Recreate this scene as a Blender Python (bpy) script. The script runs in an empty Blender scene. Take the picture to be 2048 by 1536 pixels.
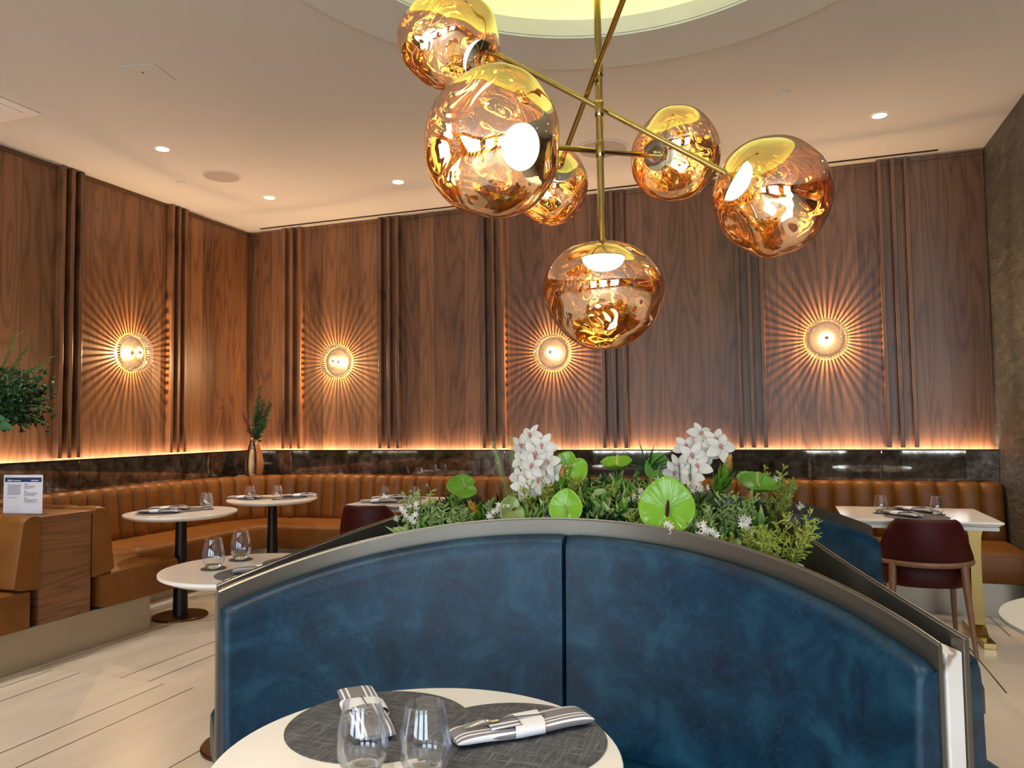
import bpy, bmesh, math, random
from mathutils import Vector, Matrix, Euler
sc = bpy.context.scene
COL = sc.collection
PI = math.pi
R_ = math.radians

# ------------------------------------------------------------------ camera
YAW, PITCH, ROLL, EYE = R_(19.4), R_(3.05), R_(.72), 1.353
fw = Vector((-math.sin(YAW)*math.cos(PITCH), math.cos(YAW)*math.cos(PITCH), math.sin(PITCH)))
r0 = Vector((math.cos(YAW), math.sin(YAW), 0)); u0 = r0.cross(fw)
rr = r0*math.cos(ROLL) - u0*math.sin(ROLL); uu = u0*math.cos(ROLL) + r0*math.sin(ROLL)
cd = bpy.data.cameras.new('camera'); cam = bpy.data.objects.new('camera', cd); COL.objects.link(cam)
cd.sensor_width = 36; cd.lens = 1522/2048*36; cd.clip_start = .05; cd.clip_end = 100
cam.matrix_world = Matrix(((rr.x, uu.x, -fw.x, 0), (rr.y, uu.y, -fw.y, 0), (rr.z, uu.z, -fw.z, EYE), (0, 0, 0, 1)))
sc.camera = cam

# ------------------------------------------------------------------ world, exposure
w = bpy.data.worlds.new('world'); sc.world = w; w.use_nodes = True
w.node_tree.nodes['Background'].inputs[0].default_value = (.55, .75, 1, 1)
w.node_tree.nodes['Background'].inputs[1].default_value = 1.0
sc.view_settings.view_transform = 'Standard'; sc.view_settings.look = 'None'
sc.view_settings.exposure = 0.48; sc.view_settings.gamma = 1; sc.view_settings.use_curve_mapping = False
cy = sc.cycles
cy.use_denoising = True
cy.max_bounces = 10; cy.diffuse_bounces = 3; cy.glossy_bounces = 8; cy.transmission_bounces = 8; cy.transparent_max_bounces = 24
cy.caustics_reflective = False; cy.caustics_refractive = False
cy.sample_clamp_indirect = 4.0
cy.use_adaptive_sampling = True; cy.adaptive_threshold = .012

# ------------------------------------------------------------------ room lamps (daylight at the windows, recessed spots)
def lamp(name, kind, loc, energy, color=(1, 1, 1), rot=None, **kw):
    d = bpy.data.lights.new(name, kind); d.energy = energy; d.color = color
    for k, v in kw.items(): setattr(d, k, v)
    o = bpy.data.objects.new(name, d); COL.objects.link(o); o.location = loc
    if rot: o.rotation_euler = rot
    return o
WARM = (1, .80, .58); SOFT = (1, .90, .77)
ZC = 3.47
DOWN = [(-4.35, 4.46), (-4.38, 5.78), (-3.07, 5.81), (.71, 5.75)]          # the four in the photograph
DOWN2 = [(-2.0, -.6), (1.4, 3.9), (-2.9, .3), (1.5, .6), (-.7, .35), (-.9, -1.2), (-4.6, 1.4), (3.6, 2.0), (3.4, -.8), (-3.6, -2.2), (1.2, -3.0), (-1.4, -3.8), (3.8, -3.6), (-4.4, 3.0), (3.2, 4.4)]
for x, y in DOWN:
    lamp('downlight_lamp', 'SPOT', (x, y, ZC-.02), 40, SOFT, spot_size=R_(84), spot_blend=.7, shadow_soft_size=.04)
for x, y in DOWN2:
    lamp('downlight_lamp', 'SPOT', (x, y, ZC-.02), 95, SOFT, spot_size=R_(110), spot_blend=.8, shadow_soft_size=.05)
for x in (-3.4, .2, 3.8):
    lamp('window_daylight', 'AREA', (x, -5.9, 1.75), 110, (.72, .86, 1), (R_(90), 0, 0), shape='RECTANGLE', size=2.4, size_y=2.3)

# ------------------------------------------------------------------ mesh helpers
class MB:
    def __init__(s): s.v = []; s.f = []; s.uv = None
    def add(s, vs, fs):
        o = len(s.v); s.v += [tuple(p) for p in vs]; s.f += [tuple(i+o for i in f) for f in fs]; return s
    def box(s, x0, x1, y0, y1, z0, z1, M=None):
        vs = [Vector((x, y, z)) for z in (z0, z1) for x, y in ((x0, y0), (x1, y0), (x1, y1), (x0, y1))]
        if M: vs = [M @ p for p in vs]
        return s.add(vs, [(3, 2, 1, 0), (4, 5, 6, 7), (0, 1, 5, 4), (1, 2, 6, 5), (2, 3, 7, 6), (3, 0, 4, 7)])
    def lathe(s, prof, n=32, M=None, cap=True, a0=0, a1=2*PI):
        full = abs(a1-a0-2*PI) < 1e-6; m = n if full else n+1
        vs = []
        for r, z in prof:
            for k in range(m):
                a = a0+(a1-a0)*k/n; vs.append(Vector((r*math.cos(a), r*math.sin(a), z)))
        if M: vs = [M @ p for p in vs]
        fs = []
        for i in range(len(prof)-1):
            for k in range(n):
                k2 = (k+1) % m
                fs.append((i*m+k, i*m+k2, (i+1)*m+k2, (i+1)*m+k))
        if cap and full:
            if prof[0][0] > 1e-5: fs.append(tuple(reversed(range(m))))
            if prof[-1][0] > 1e-5: fs.append(tuple((len(prof)-1)*m+k for k in range(m)))
        return s.add(vs, fs)
    def tube(s, pts, r, n=8, cap=True):
        pts = [Vector(p) for p in pts]; rs = r if isinstance(r, (list, tuple)) else [r]*len(pts)
        vs = []; up = Vector((0, 0, 1)); prev = None
        for i, p in enumerate(pts):
            t = (pts[min(i+1, len(pts)-1)]-pts[max(i-1, 0)]).normalized()
            if prev is None: a = t.cross(up) if abs(t.z) < .9 else t.cross(Vector((1, 0, 0)))
            else: a = prev-t*prev.dot(t)
            a.normalize(); prev = a; b = t.cross(a)
            for k in range(n):
                an = 2*PI*k/n; vs.append(p+(a*math.cos(an)+b*math.sin(an))*rs[i])
        fs = [(i*n+k, i*n+(k+1) % n, (i+1)*n+(k+1) % n, (i+1)*n+k) for i in range(len(pts)-1) for k in range(n)]
        if cap: fs += [tuple(reversed(range(n))), tuple((len(pts)-1)*n+k for k in range(n))]
        return s.add(vs, fs)
    def grid(s, nu, nv, fn, closed_u=False):
        vs = [fn(i/nu, j/nv) for j in range(nv+1) for i in range(nu if closed_u else nu+1)]
        m = nu if closed_u else nu+1
        fs = [(j*m+i, j*m+(i+1) % m, (j+1)*m+(i+1) % m, (j+1)*m+i) for j in range(nv) for i in range(nu)]
        return s.add(vs, fs)
    def blob(s, c, r, n=10, m=6, M=None):
        def fn(u, v):
            th = u*2*PI; ph = -PI/2+PI*v
            p = Vector((r[0]*math.cos(ph)*math.cos(th), r[1]*math.cos(ph)*math.sin(th), r[2]*math.sin(ph)))
            if M: p = M @ p
            return p+Vector(c)
        return s.grid(n, m, fn, True)
    def prism(s, poly, z0, z1):
        n = len(poly)
        vs = [(x, y, z0) for x, y in poly]+[(x, y, z1) for x, y in poly]
        fs = [tuple(reversed(range(n))), tuple(range(n, 2*n))]+[(i, (i+1) % n, n+(i+1) % n, n+i) for i in range(n)]
        return s.add(vs, fs)
    def build(s, name, m, parent=None, smooth=None, bevel=0, solid=0, seg=2, subs=0):
        me = bpy.data.meshes.new(name); me.from_pydata([tuple(v) for v in s.v], [], s.f); me.update()
        bm = bmesh.new(); bm.from_mesh(me)
        bmesh.ops.remove_doubles(bm, verts=bm.verts, dist=1e-6)
        bmesh.ops.recalc_face_normals(bm, faces=bm.faces)
        bm.to_mesh(me); bm.free()
        if smooth is not None:
            me.polygons.foreach_set('use_smooth', [True]*len(me.polygons))
            if smooth < 180: me.set_sharp_from_angle(angle=R_(smooth))
        me.materials.append(m)
        o = bpy.data.objects.new(name, me); COL.objects.link(o)
        if parent: o.parent = parent
        if solid:
            q = o.modifiers.new('thick', 'SOLIDIFY'); q.thickness = solid; q.offset = 0
        if bevel:
            q = o.modifiers.new('edge', 'BEVEL'); q.width = bevel; q.segments = seg; q.limit_method = 'ANGLE'; q.angle_limit = R_(35)
        if subs:
            q = o.modifiers.new('sub', 'SUBSURF'); q.levels = subs; q.render_levels = subs
        return o
def tag(o, label, cat, group=None, kind=None):
    o['label'] = label; o['category'] = cat
    if group: o['group'] = group
    if kind: o['kind'] = kind
    return o
def thing(name, label, cat, loc=(0, 0, 0), rz=0, group=None):
    o = bpy.data.objects.new(name, None); COL.objects.link(o); o.empty_display_size = .1
    o.location = loc; o.rotation_euler = (0, 0, rz)
    return tag(o, label, cat, group)
def struct(o): o['kind'] = 'structure'; return o
def dup(root, loc=None, rz=None, label=None, group=None):
    r = root.copy(); COL.objects.link(r)
    if loc is not None: r.location = loc
    if rz is not None: r.rotation_euler = (0, 0, rz)
    if label: r['label'] = label
    if group: r['group'] = group
    for ch in list(root.children):
        c = ch.copy(); COL.objects.link(c); c.parent = r
        for g in list(ch.children):
            d = g.copy(); COL.objects.link(d); d.parent = c
    return r

# ------------------------------------------------------------------ material helpers
def mat(name):
    m = bpy.data.materials.new(name); m.use_nodes = True
    nt = m.node_tree; nt.nodes.clear()
    return m, nt
def N(nt, typ, props=None, **inp):
    n = nt.nodes.new('ShaderNode'+typ)
    for k, v in (props or {}).items(): setattr(n, k, v)
    for k, v in inp.items():
        key = k.replace('_', ' ')
        s = n.inputs[int(k[1:])] if k[0] == 'i' and k[1:].isdigit() else n.inputs[key]
        if isinstance(v, bpy.types.NodeSocket): nt.links.new(v, s)
        else: s.default_value = v
    return n
def M_(nt, op, a, b=None, c=None):
    n = nt.nodes.new('ShaderNodeMath'); n.operation = op
    for i, v in enumerate((a, b, c)):
        if v is None: continue
        if isinstance(v, bpy.types.NodeSocket): nt.links.new(v, n.inputs[i])
        else: n.inputs[i].default_value = v
    return n.outputs[0]
def ramp(nt, fac, stops, interp='LINEAR'):
    n = nt.nodes.new('ShaderNodeValToRGB'); nt.links.new(fac, n.inputs[0]); cr = n.color_ramp; cr.interpolation = interp
    while len(cr.elements) < len(stops): cr.elements.new(.5)
    for e, (p, c) in zip(cr.elements, stops): e.position = p; e.color = (*c, 1)
    return n.outputs[0]
def mixc(nt, fac, a, b, mode='MIX'):
    n = nt.nodes.new('ShaderNodeMix'); n.data_type = 'RGBA'; n.blend_type = mode
    for s, v in ((n.inputs[0], fac), (n.inputs[6], a), (n.inputs[7], b)):
        if isinstance(v, bpy.types.NodeSocket): nt.links.new(v, s)
        else: s.default_value = v if not isinstance(v, tuple) or len(v) == 4 else (*v, 1)
    return n.outputs[2]
def out(nt, sh): o = nt.nodes.new('ShaderNodeOutputMaterial'); nt.links.new(sh, o.inputs[0])
def bump(nt, h, strength=.3, dist=.01):
    return N(nt, 'Bump', Strength=strength, Distance=dist, Height=h).outputs[0]
def pbr(nt, color, rough=.5, metal=0., normal=None, **kw):
    b = nt.nodes.new('ShaderNodeBsdfPrincipled')
    def put(k, v):
        s = b.inputs[k]
        if isinstance(v, bpy.types.NodeSocket): nt.links.new(v, s)
        else: s.default_value = (*v, 1) if isinstance(v, tuple) and len(v) == 3 else v
    put('Base Color', color); put('Roughness', rough); put('Metallic', metal)
    if normal is not None: put('Normal', normal)
    for k, v in kw.items(): put(k.replace('_', ' '), v)
    out(nt, b.outputs[0]); return b
def simple(name, color, rough=.5, metal=0., noise=0., nscale=20, bumpy=0., **kw):
    m, nt = mat(name); c = color; nrm = None
    if noise or bumpy:
        tc = N(nt, 'TexCoord').outputs['Object']
        f = N(nt, 'TexNoise', Vector=tc, Scale=nscale, Detail=4).outputs[0]
        if noise: c = mixc(nt, f, tuple(x*(1-noise) for x in color), tuple(min(1, x*(1+noise)) for x in color))
        if bumpy: nrm = bump(nt, f, bumpy, .005)
    pbr(nt, c, rough, metal, nrm, **kw); return m
def emit(name, color, s):
    m, nt = mat(name); out(nt, N(nt, 'Emission', Color=(*color, 1), Strength=s).outputs[0]); return m

def wood(name, axis, dark, light, plank=.16, scale=1., rough=.42, horizontal=False):
    """veneer with cathedral figure: contour lines of a field stretched along the plank, every plank its own"""
    m, nt = mat(name)
    sep = N(nt, 'SeparateXYZ', Vector=N(nt, 'TexCoord').outputs['Object'])
    u = sep.outputs[{'x': 0, 'y': 1, 'z': 2}[axis]]; v = sep.outputs[2]
    if horizontal: v = sep.outputs[1] if axis != 'y' else sep.outputs[0]
    pid = M_(nt, 'FLOOR', M_(nt, 'DIVIDE', u, plank))
    wn = N(nt, 'TexWhiteNoise', {'noise_dimensions': '1D'}, W=pid)
    rnd = wn.outputs['Value']
    uo = M_(nt, 'ADD', M_(nt, 'MULTIPLY', u, 5.0*scale), M_(nt, 'MULTIPLY', rnd, 37.))
    vo = M_(nt, 'ADD', M_(nt, 'MULTIPLY', v, .5*scale), M_(nt, 'MULTIPLY', rnd, 11.))
    vec = N(nt, 'CombineXYZ', X=uo, Y=vo, Z=0.).outputs[0]
    field = N(nt, 'TexNoise', Vector=vec, Scale=1.0, Detail=1.5, Roughness=.45).outputs[0]
    ring = M_(nt, 'ABSOLUTE', M_(nt, 'SINE', M_(nt, 'MULTIPLY', field, 34.)))
    ring = M_(nt, 'POWER', ring, .55)
    vec2 = N(nt, 'CombineXYZ', X=M_(nt, 'MULTIPLY', u, 260*scale), Y=M_(nt, 'MULTIPLY', v, 7*scale), Z=rnd).outputs[0]
    fib = N(nt, 'TexNoise', Vector=vec2, Scale=1.0, Detail=2).outputs[0]
    big = N(nt, 'TexNoise', Vector=vec, Scale=.6, Detail=2).outputs[0]
    f = M_(nt, 'ADD', .06, M_(nt, 'MULTIPLY', ring, .22)) if False else M_(nt, 'ADD', M_(nt, 'MULTIPLY', ring, .25), M_(nt, 'ADD', M_(nt, 'MULTIPLY', fib, .34), M_(nt, 'MULTIPLY', big, .5)))
    f = M_(nt, 'ADD', f, M_(nt, 'MULTIPLY', M_(nt, 'SUBTRACT', rnd, .5), .22))
    col = ramp(nt, f, [(.27, dark), (.58, tuple((a+b)/2 for a, b in zip(dark, light))), (.88, light)])
    fr = M_(nt, 'FRACT', M_(nt, 'DIVIDE', u, plank))
    seam = M_(nt, 'LESS_THAN', M_(nt, 'ABSOLUTE', M_(nt, 'SUBTRACT', fr, .5)), .492)
    col = mixc(nt, seam, tuple(x*.45 for x in dark), col)
    pbr(nt, col, rough, 0, bump(nt, fib, .12, .002), Coat_Weight=.12, Coat_Roughness=.3)
    return m
WD, WL = (.046, .0170, .0060), (.285, .124, .048)
wood_x = wood('walnut_back', 'x', WD, WL)
wood_y = wood('walnut_left', 'y', WD, WL)
wood_h = wood('walnut_console', 'z', (.055, .022, .009), (.30, .125, .05), plank=.9, scale=1.2, horizontal=True)
wood_leg = simple('walnut_leg', (.20, .095, .05), .45, noise=.35, nscale=30)

def leather(name, dark, mid, light, sc_=6., rough=.42, crackle=.5, coat=.15, spec=.5):
    m, nt = mat(name); tc = N(nt, 'TexCoord').outputs['Object']
    n1 = N(nt, 'TexNoise', Vector=tc, Scale=sc_, Detail=6, Roughness=.65, Distortion=.6).outputs[0]
    vor = N(nt, 'TexVoronoi', {'feature': 'DISTANCE_TO_EDGE'}, Vector=mixc(nt, .12, tc, N(nt, 'TexNoise', Vector=tc, Scale=14., Detail=3).outputs['Color']), Scale=26.).outputs[0]
    cr = M_(nt, 'SUBTRACT', 1., M_(nt, 'MINIMUM', M_(nt, 'MULTIPLY', vor, 22.), 1.))
    patch = N(nt, 'TexNoise', Vector=tc, Scale=sc_*1.7, Detail=2).outputs[0]
    base = ramp(nt, n1, [(.34, dark), (.52, mid), (.74, light)])
    patchm = M_(nt, 'MULTIPLY', M_(nt, 'MULTIPLY', cr, crackle), M_(nt, 'SMOOTHSTEP', patch, .45, .7) if False else M_(nt, 'MULTIPLY', patch, 1.))
    col = mixc(nt, patchm, base, light)
    fine = N(nt, 'TexVoronoi', Vector=tc, Scale=380.).outputs[0]
    h = M_(nt, 'ADD', M_(nt, 'MULTIPLY', fine, .5), M_(nt, 'MULTIPLY', n1, .8))
    pbr(nt, col, rough, 0, bump(nt, h, .22, .002), Coat_Weight=coat, Coat_Roughness=.35, Specular_IOR_Level=spec)
    return m
blue = leather('blue_leather', (.0016, .013, .030), (.0026, .031, .064), (.016, .080, .128), 7., .40, .55, .06, .35)
tan = leather('tan_leather', (.150, .053, .007), (.195, .070, .010), (.24, .095, .017), 3., .46, .12, .0, .35)
red = leather('oxblood_leather', (.030, .0016, .0013), (.045, .0022, .0018), (.062, .004, .003), 5., .5, .05, .0, .22)

bronze = simple('dark_bronze', (.175, .155, .125), .33, .8, noise=.12, nscale=3)
bronze_edge = simple('polished_bronze_edge', (.30, .265, .205), .32, 1.)
brass = simple('polished_brass', (.55, .38, .13), .12, 1.)
brass_sat = simple('brushed_brass', (.31, .215, .075), .32, 1., noise=.1, nscale=8)
gold_rod = simple('gold_rod', (.48, .36, .13), .13, 1.)
chrome = simple('chrome', (.75, .75, .75), .12, 1.)
black = simple('black_void', (.004, .004, .004), .7)
dark_metal = simple('blackened_metal', (.018, .013, .010), .42, .6)
base_bronze = simple('table_base_bronze', (.13, .065, .022), .3, .9)
plinth_m = simple('champagne_metal', (.36, .31, .235), .34, .55, noise=.08, nscale=2)
ceil_m = simple('ceiling_paint', (.64, .625, .595), .85, noise=.015, nscale=1.5)
ring_m = simple('ceiling_ring_paint', (.66, .68, .64), .8)
dome_m = simple('dome_plaster', (.80, .79, .60), .8, noise=.05, nscale=5)
white_paint = simple('white_paint', (.78, .76, .73), .6)
grey_mesh = simple('speaker_grille_grey', (.42, .38, .37), .9, noise=.1, nscale=300)
mat_grey = None

def stone_white():
    m, nt = mat('white_stone'); tc = N(nt, 'TexCoord').outputs['Object']
    n1 = N(nt, 'TexNoise', Vector=tc, Scale=5., Detail=5, Distortion=1.5).outputs[0]
    mp = N(nt, 'Mapping', Vector=tc, Scale=(3., 22., 3.)).outputs[0]
    n2 = N(nt, 'TexNoise', Vector=mp, Scale=4., Detail=3, Distortion=.5).outputs[0]
    c = mixc(nt, n1, (.88, .84, .77), (.79, .74, .66))
    c = mixc(nt, M_(nt, 'MULTIPLY', n2, .35), c, (.86, .82, .77))
    pbr(nt, c, .16, 0, None); return m
stone = stone_white()
def marble():
    m, nt = mat('veined_marble'); tc = N(nt, 'TexCoord').outputs['Object']
    mp = N(nt, 'Mapping', Vector=tc, Rotation=(.5, .6, .7)).outputs[0]
    wv = N(nt, 'TexWave', Vector=mp, Scale=2.6, Distortion=9., Detail=4, Detail_Scale=1.4).outputs['Fac']
    c = ramp(nt, wv, [(0., (.36, .27, .22)), (.03, (.68, .64, .58)), (.10, (.80, .77, .73)), (1., (.84, .82, .79))])
    pbr(nt, c, .2); return m
marble_m = marble()
def floor_mat():
    m, nt = mat('beige_floor_tile')
    sep = N(nt, 'SeparateXYZ', Vector=N(nt, 'TexCoord').outputs['Object']); x, y = sep.outputs[0], sep.outputs[1]
    L, P = 1.145, .79
    row = M_(nt, 'DIVIDE', M_(nt, 'SUBTRACT', y, 3.27), L); rid = M_(nt, 'FLOOR', row)
    par = M_(nt, 'FLOORED_MODULO', rid, 2.) if False else M_(nt, 'MODULO', M_(nt, 'ADD', rid, 100.), 2.)
    xs = M_(nt, 'ADD', M_(nt, 'SUBTRACT', x, -3.44), M_(nt, 'MULTIPLY', par, M_(nt, 'SUBTRACT', .79, .30)))
    fx = M_(nt, 'FRACT', M_(nt, 'ADD', M_(nt, 'DIVIDE', xs, P), 20.))
    wln = .008/P
    l1 = M_(nt, 'LESS_THAN', fx, wln); l2 = M_(nt, 'COMPARE', fx, .2/P, wln/2)
    ln = M_(nt, 'MAXIMUM', l1, l2)
    joint = M_(nt, 'LESS_THAN', M_(nt, 'FRACT', M_(nt, 'ADD', row, 50.)), .0022/L)
    tid = M_(nt, 'ADD', M_(nt, 'FLOOR', M_(nt, 'DIVIDE', xs, P)), M_(nt, 'MULTIPLY', rid, 7.3))
    rnd = N(nt, 'TexWhiteNoise', {'noise_dimensions': '1D'}, W=tid).outputs['Value']
    mp = N(nt, 'Mapping', Vector=N(nt, 'TexCoord').outputs['Object'], Scale=(3., .7, 1.)).outputs[0]
    n1 = N(nt, 'TexNoise', Vector=mp, Scale=2.2, Detail=5, Distortion=.8).outputs[0]
    f = M_(nt, 'ADD', M_(nt, 'MULTIPLY', n1, .8), M_(nt, 'MULTIPLY', rnd, .25))
    c = ramp(nt, f, [(.3, (.50, .43, .345)), (.75, (.62, .545, .45))])
    c = mixc(nt, M_(nt, 'MULTIPLY', joint, .5), c, (.35, .29, .22))
    c = mixc(nt, ln, c, (.022, .008, .004))
    pbr(nt, c, .36, 0, None); return m
floor_m = floor_mat()
def slate():
    m, nt = mat('dark_textured_stone'); tc = N(nt, 'TexCoord').outputs['Object']
    mp = N(nt, 'Mapping', Vector=tc, Rotation=(R_(-38), 0, 0), Scale=(1., 1., 3.2)).outputs[0]
    n1 = N(nt, 'TexNoise', Vector=mp, Scale=5.5, Detail=7, Roughness=.62, Distortion=1.1).outputs[0]
    n2 = N(nt, 'TexNoise', Vector=tc, Scale=2., Detail=3).outputs[0]
    c = ramp(nt, n1, [(.35, (.030, .031, .028)), (.55, (.080, .077, .068)), (.75, (.19, .18, .16))])
    c = mixc(nt, M_(nt, 'MULTIPLY', n2, .5), c, (.075, .085, .076))
    pbr(nt, c, .5, 0, bump(nt, n1, .8, .03)); return m
slate_m = slate()
def mirror():
    m, nt = mat('antique_mirror'); tc = N(nt, 'TexCoord').outputs['Object']
    n1 = N(nt, 'TexNoise', Vector=tc, Scale=7., Detail=8, Roughness=.7, Distortion=.5).outputs[0]
    n2 = N(nt, 'TexNoise', Vector=tc, Scale=24., Detail=5).outputs[0]
    f = M_(nt, 'ADD', M_(nt, 'MULTIPLY', n1, .7), M_(nt, 'MULTIPLY', n2, .3))
    c = ramp(nt, f, [(.36, (.10, .078, .055)), (.50, (.26, .22, .18)), (.64, (.50, .46, .41))])
    g = N(nt, 'BsdfGlossy', Color=c, Roughness=.03).outputs[0]
    d = N(nt, 'BsdfDiffuse', Color=ramp(nt, f, [(.38, (.035, .026, .018)), (.52, (.14, .112, .082)), (.66, (.28, .24, .20))])).outputs[0]
    out(nt, N(nt, 'MixShader', i0=.72, i1=d, i2=g).outputs[0]); return m
mirror_m = mirror()
def woven():
    m, nt = mat('woven_vinyl_grey'); tc = N(nt, 'TexCoord').outputs['Object']
    a = N(nt, 'TexNoise', Vector=N(nt, 'Mapping', Vector=tc, Scale=(1., 12., 1.)).outputs[0], Scale=22., Detail=3).outputs[0]
    b = N(nt, 'TexNoise', Vector=N(nt, 'Mapping', Vector=tc, Scale=(12., 1., 1.)).outputs[0], Scale=22., Detail=3).outputs[0]
    ck = N(nt, 'TexChecker', Vector=tc, Scale=420.).outputs['Fac']
    f = M_(nt, 'ADD', M_(nt, 'MULTIPLY', M_(nt, 'MAXIMUM', a, b), .9), M_(nt, 'MULTIPLY', ck, .06))
    c = ramp(nt, f, [(.42, (.042, .043, .048)), (.56, (.090, .090, .097)), (.74, (.20, .20, .21))])
    pbr(nt, c, .7, 0, bump(nt, f, .3, .001)); return m
woven_m = woven()
coaster_m = simple('coaster_grey', (.035, .036, .042), .7, noise=.2, nscale=60)
def glass_thin(name, tint=(.985, .99, .995), base=.035):
    m, nt = mat(name)
    fr = N(nt, 'LayerWeight', Blend=.25).outputs['Fresnel']
    f = M_(nt, 'MINIMUM', M_(nt, 'ADD', M_(nt, 'MULTIPLY', fr, .55), base), 1.)
    t = N(nt, 'BsdfTransparent', Color=(*tint, 1)).outputs[0]
    g = N(nt, 'BsdfGlossy', Color=(.95, .97, 1, 1), Roughness=.02).outputs[0]
    out(nt, N(nt, 'MixShader', i0=f, i1=t, i2=g).outputs[0]); return m
glass_m = glass_thin('clear_glass')
def solid_glass():
    m, nt = mat('thick_glass_base')
    pbr(nt, (1, 1, 1), .02, 0, None, Transmission_Weight=1., IOR=1.45); return m
solid_glass_m = solid_glass()
def napkin_mat():
    m, nt = mat('striped_napkin'); sep = N(nt, 'SeparateXYZ', Vector=N(nt, 'TexCoord').outputs['Object'])
    y = M_(nt, 'ABSOLUTE', M_(nt, 'ADD', sep.outputs[1], .004))
    c = ramp(nt, M_(nt, 'DIVIDE', y, .046), [(0., (.20, .185, .19)), (.34, (.80, .79, .80)), (.43, (.20, .185, .19)), (.58, (.80, .79, .80)), (.66, (.22, .20, .21)), (.80, (.82, .81, .83)), (.90, (.22, .20, .21))], 'CONSTANT')
    n = N(nt, 'TexNoise', Vector=N(nt, 'TexCoord').outputs['Object'], Scale=60.).outputs[0]
    pbr(nt, c, .85, 0, bump(nt, n, .2, .002)); return m
napkin_m = napkin_mat()
cloth_w = simple('white_linen', (.80, .79, .81), .85, noise=.04, nscale=30, bumpy=.3)

# ================================================================== THE ROOM
XL, XR, YB = -5.40, 1.56, 6.80
LEDGE = 1.118
X0, X1, Y0 = XL, 8.0, -6.0
DC = Vector((-.62, 2.80))
struct(MB().box(X0-.2, X1+.2, Y0-.2, YB+.2, -.1, 0).build('floor', floor_m))
def ceiling():
    b = MB(); n = 128; R = 1.205; vs = []
    def edge(a):
        d = Vector((math.cos(a), math.sin(a))); t = 1e9
        if d.x > 1e-9: t = min(t, (X1-DC.x)/d.x)
        if d.x < -1e-9: t = min(t, (X0-DC.x)/d.x)
        if d.y > 1e-9: t = min(t, (YB-DC.y)/d.y)
        if d.y < -1e-9: t = min(t, (Y0-DC.y)/d.y)
        return DC+d*t
    A = sorted([2*PI*k/n for k in range(n)]+[math.atan2(y-DC.y, x-DC.x) % (2*PI) for x in (X0, X1) for y in (Y0, YB)])
    for a in A:
        p = DC+Vector((math.cos(a), math.sin(a)))*R; q = edge(a)
        vs += [(p.x, p.y, ZC), (q.x, q.y, ZC), (p.x, p.y, ZC+.09), (q.x, q.y, ZC+.09)]
    m = len(A); fs = []
    for i in range(m):
        j = (i+1) % m
        fs += [(4*i, 4*i+1, 4*j+1, 4*j), (4*i+2, 4*j+2, 4*j+3, 4*i+3), (4*i, 4*j, 4*j+2, 4*i+2), (4*i+1, 4*i+3, 4*j+3, 4*j+1)]
    b.add(vs, fs); return b
struct(ceiling().build('ceiling', ceil_m))
T = Matrix.Translation((DC.x, DC.y, 0))
struct(MB().lathe([(1.21, ZC-.001), (1.21, ZC-.012), (1.575, ZC-.012), (1.575, ZC-.001)], 128, T, cap=False).build('trim_1', ring_m, smooth=40))
struct(MB().lathe([(1.576, ZC-.001), (1.576, ZC-.003), (1.585, ZC-.003), (1.585, ZC-.001)], 128, T, cap=False).build('trim_2', simple('ceiling_joint', (.12, .08, .07), .8)))
# recessed dome above the round opening, lit from a hidden light cove
dm = MB(); prof = [(1.205, ZC+.09), (1.62, ZC+.09), (1.62, ZC+.24)]+[(1.62*math.cos(a), ZC+.24+.42*math.sin(a)) for a in [PI/2*k/12 for k in range(1, 13)]]
dm.lathe(prof[1:-1]+[(.001, prof[-1][1])], 96, T, cap=False)
struct(dm.build('ceiling_dome', dome_m, smooth=60))
struct(MB().lathe([(1.40, ZC+.10), (1.40, ZC+.125), (1.43, ZC+.125), (1.43, ZC+.10)], 96, T, cap=False).build('trim_3', emit('cove_light_strip', (.97, .95, .27), 11)))
struct(MB().box(XL-.15, XL, Y0, YB, 0, ZC).build('wall_left', wood_y))
struct(MB().box(XL-.15, XR+.6, YB, YB+.15, 0, ZC).build('wall_back', wood_x))
struct(MB().box(XR, XR+.6, 5.62, YB, 0, ZC).build('wall_right', slate_m))
struct(MB().box(XR+.6, X1, YB-.6, YB-.45, 0, ZC).build('wall_far_right', simple('dark_wall', (.05, .04, .034), .7)))
dw = simple('rear_wall_dark', (.045, .034, .028), .6)
struct(MB().box(X1, X1+.15, Y0, YB, 0, ZC).build('wall_side', dw))
rw = MB()
for a, b_, z0, z1 in [(X0, -4.6, 0, ZC), (-2.2, -1.0, 0, ZC), (1.4, 2.6, 0, ZC), (5.0, X1, 0, ZC), (-4.6, -2.2, 0, .6), (-4.6, -2.2, 2.9, ZC), (-1, 1.4, 0, .6), (-1, 1.4, 2.9, ZC), (2.6, 5., 0, .6), (2.6, 5., 2.9, ZC)]:
    rw.box(a, b_, Y0-.15, Y0, z0, z1)
struct(rw.build('wall_rear', dw))
wg = glass_thin('window_glass')
for k, x in enumerate((-3.4, .2, 3.8)):
    f = MB()
    for dx in (-1.2, -.02, 1.16): f.box(x+dx, x+dx+.04, Y0-.11, Y0-.04, .6, 2.9)
    f.box(x-1.2, x+1.2, Y0-.11, Y0-.04, .6, .64).box(x-1.2, x+1.2, Y0-.11, Y0-.04, 2.86, 2.9)
    fo = struct(f.build('window_%d' % (k+1), dark_metal))
    MB().box(x-1.17, x+1.17, Y0-.085, Y0-.075, .63, 2.87).build('pane', wg, fo)

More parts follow.
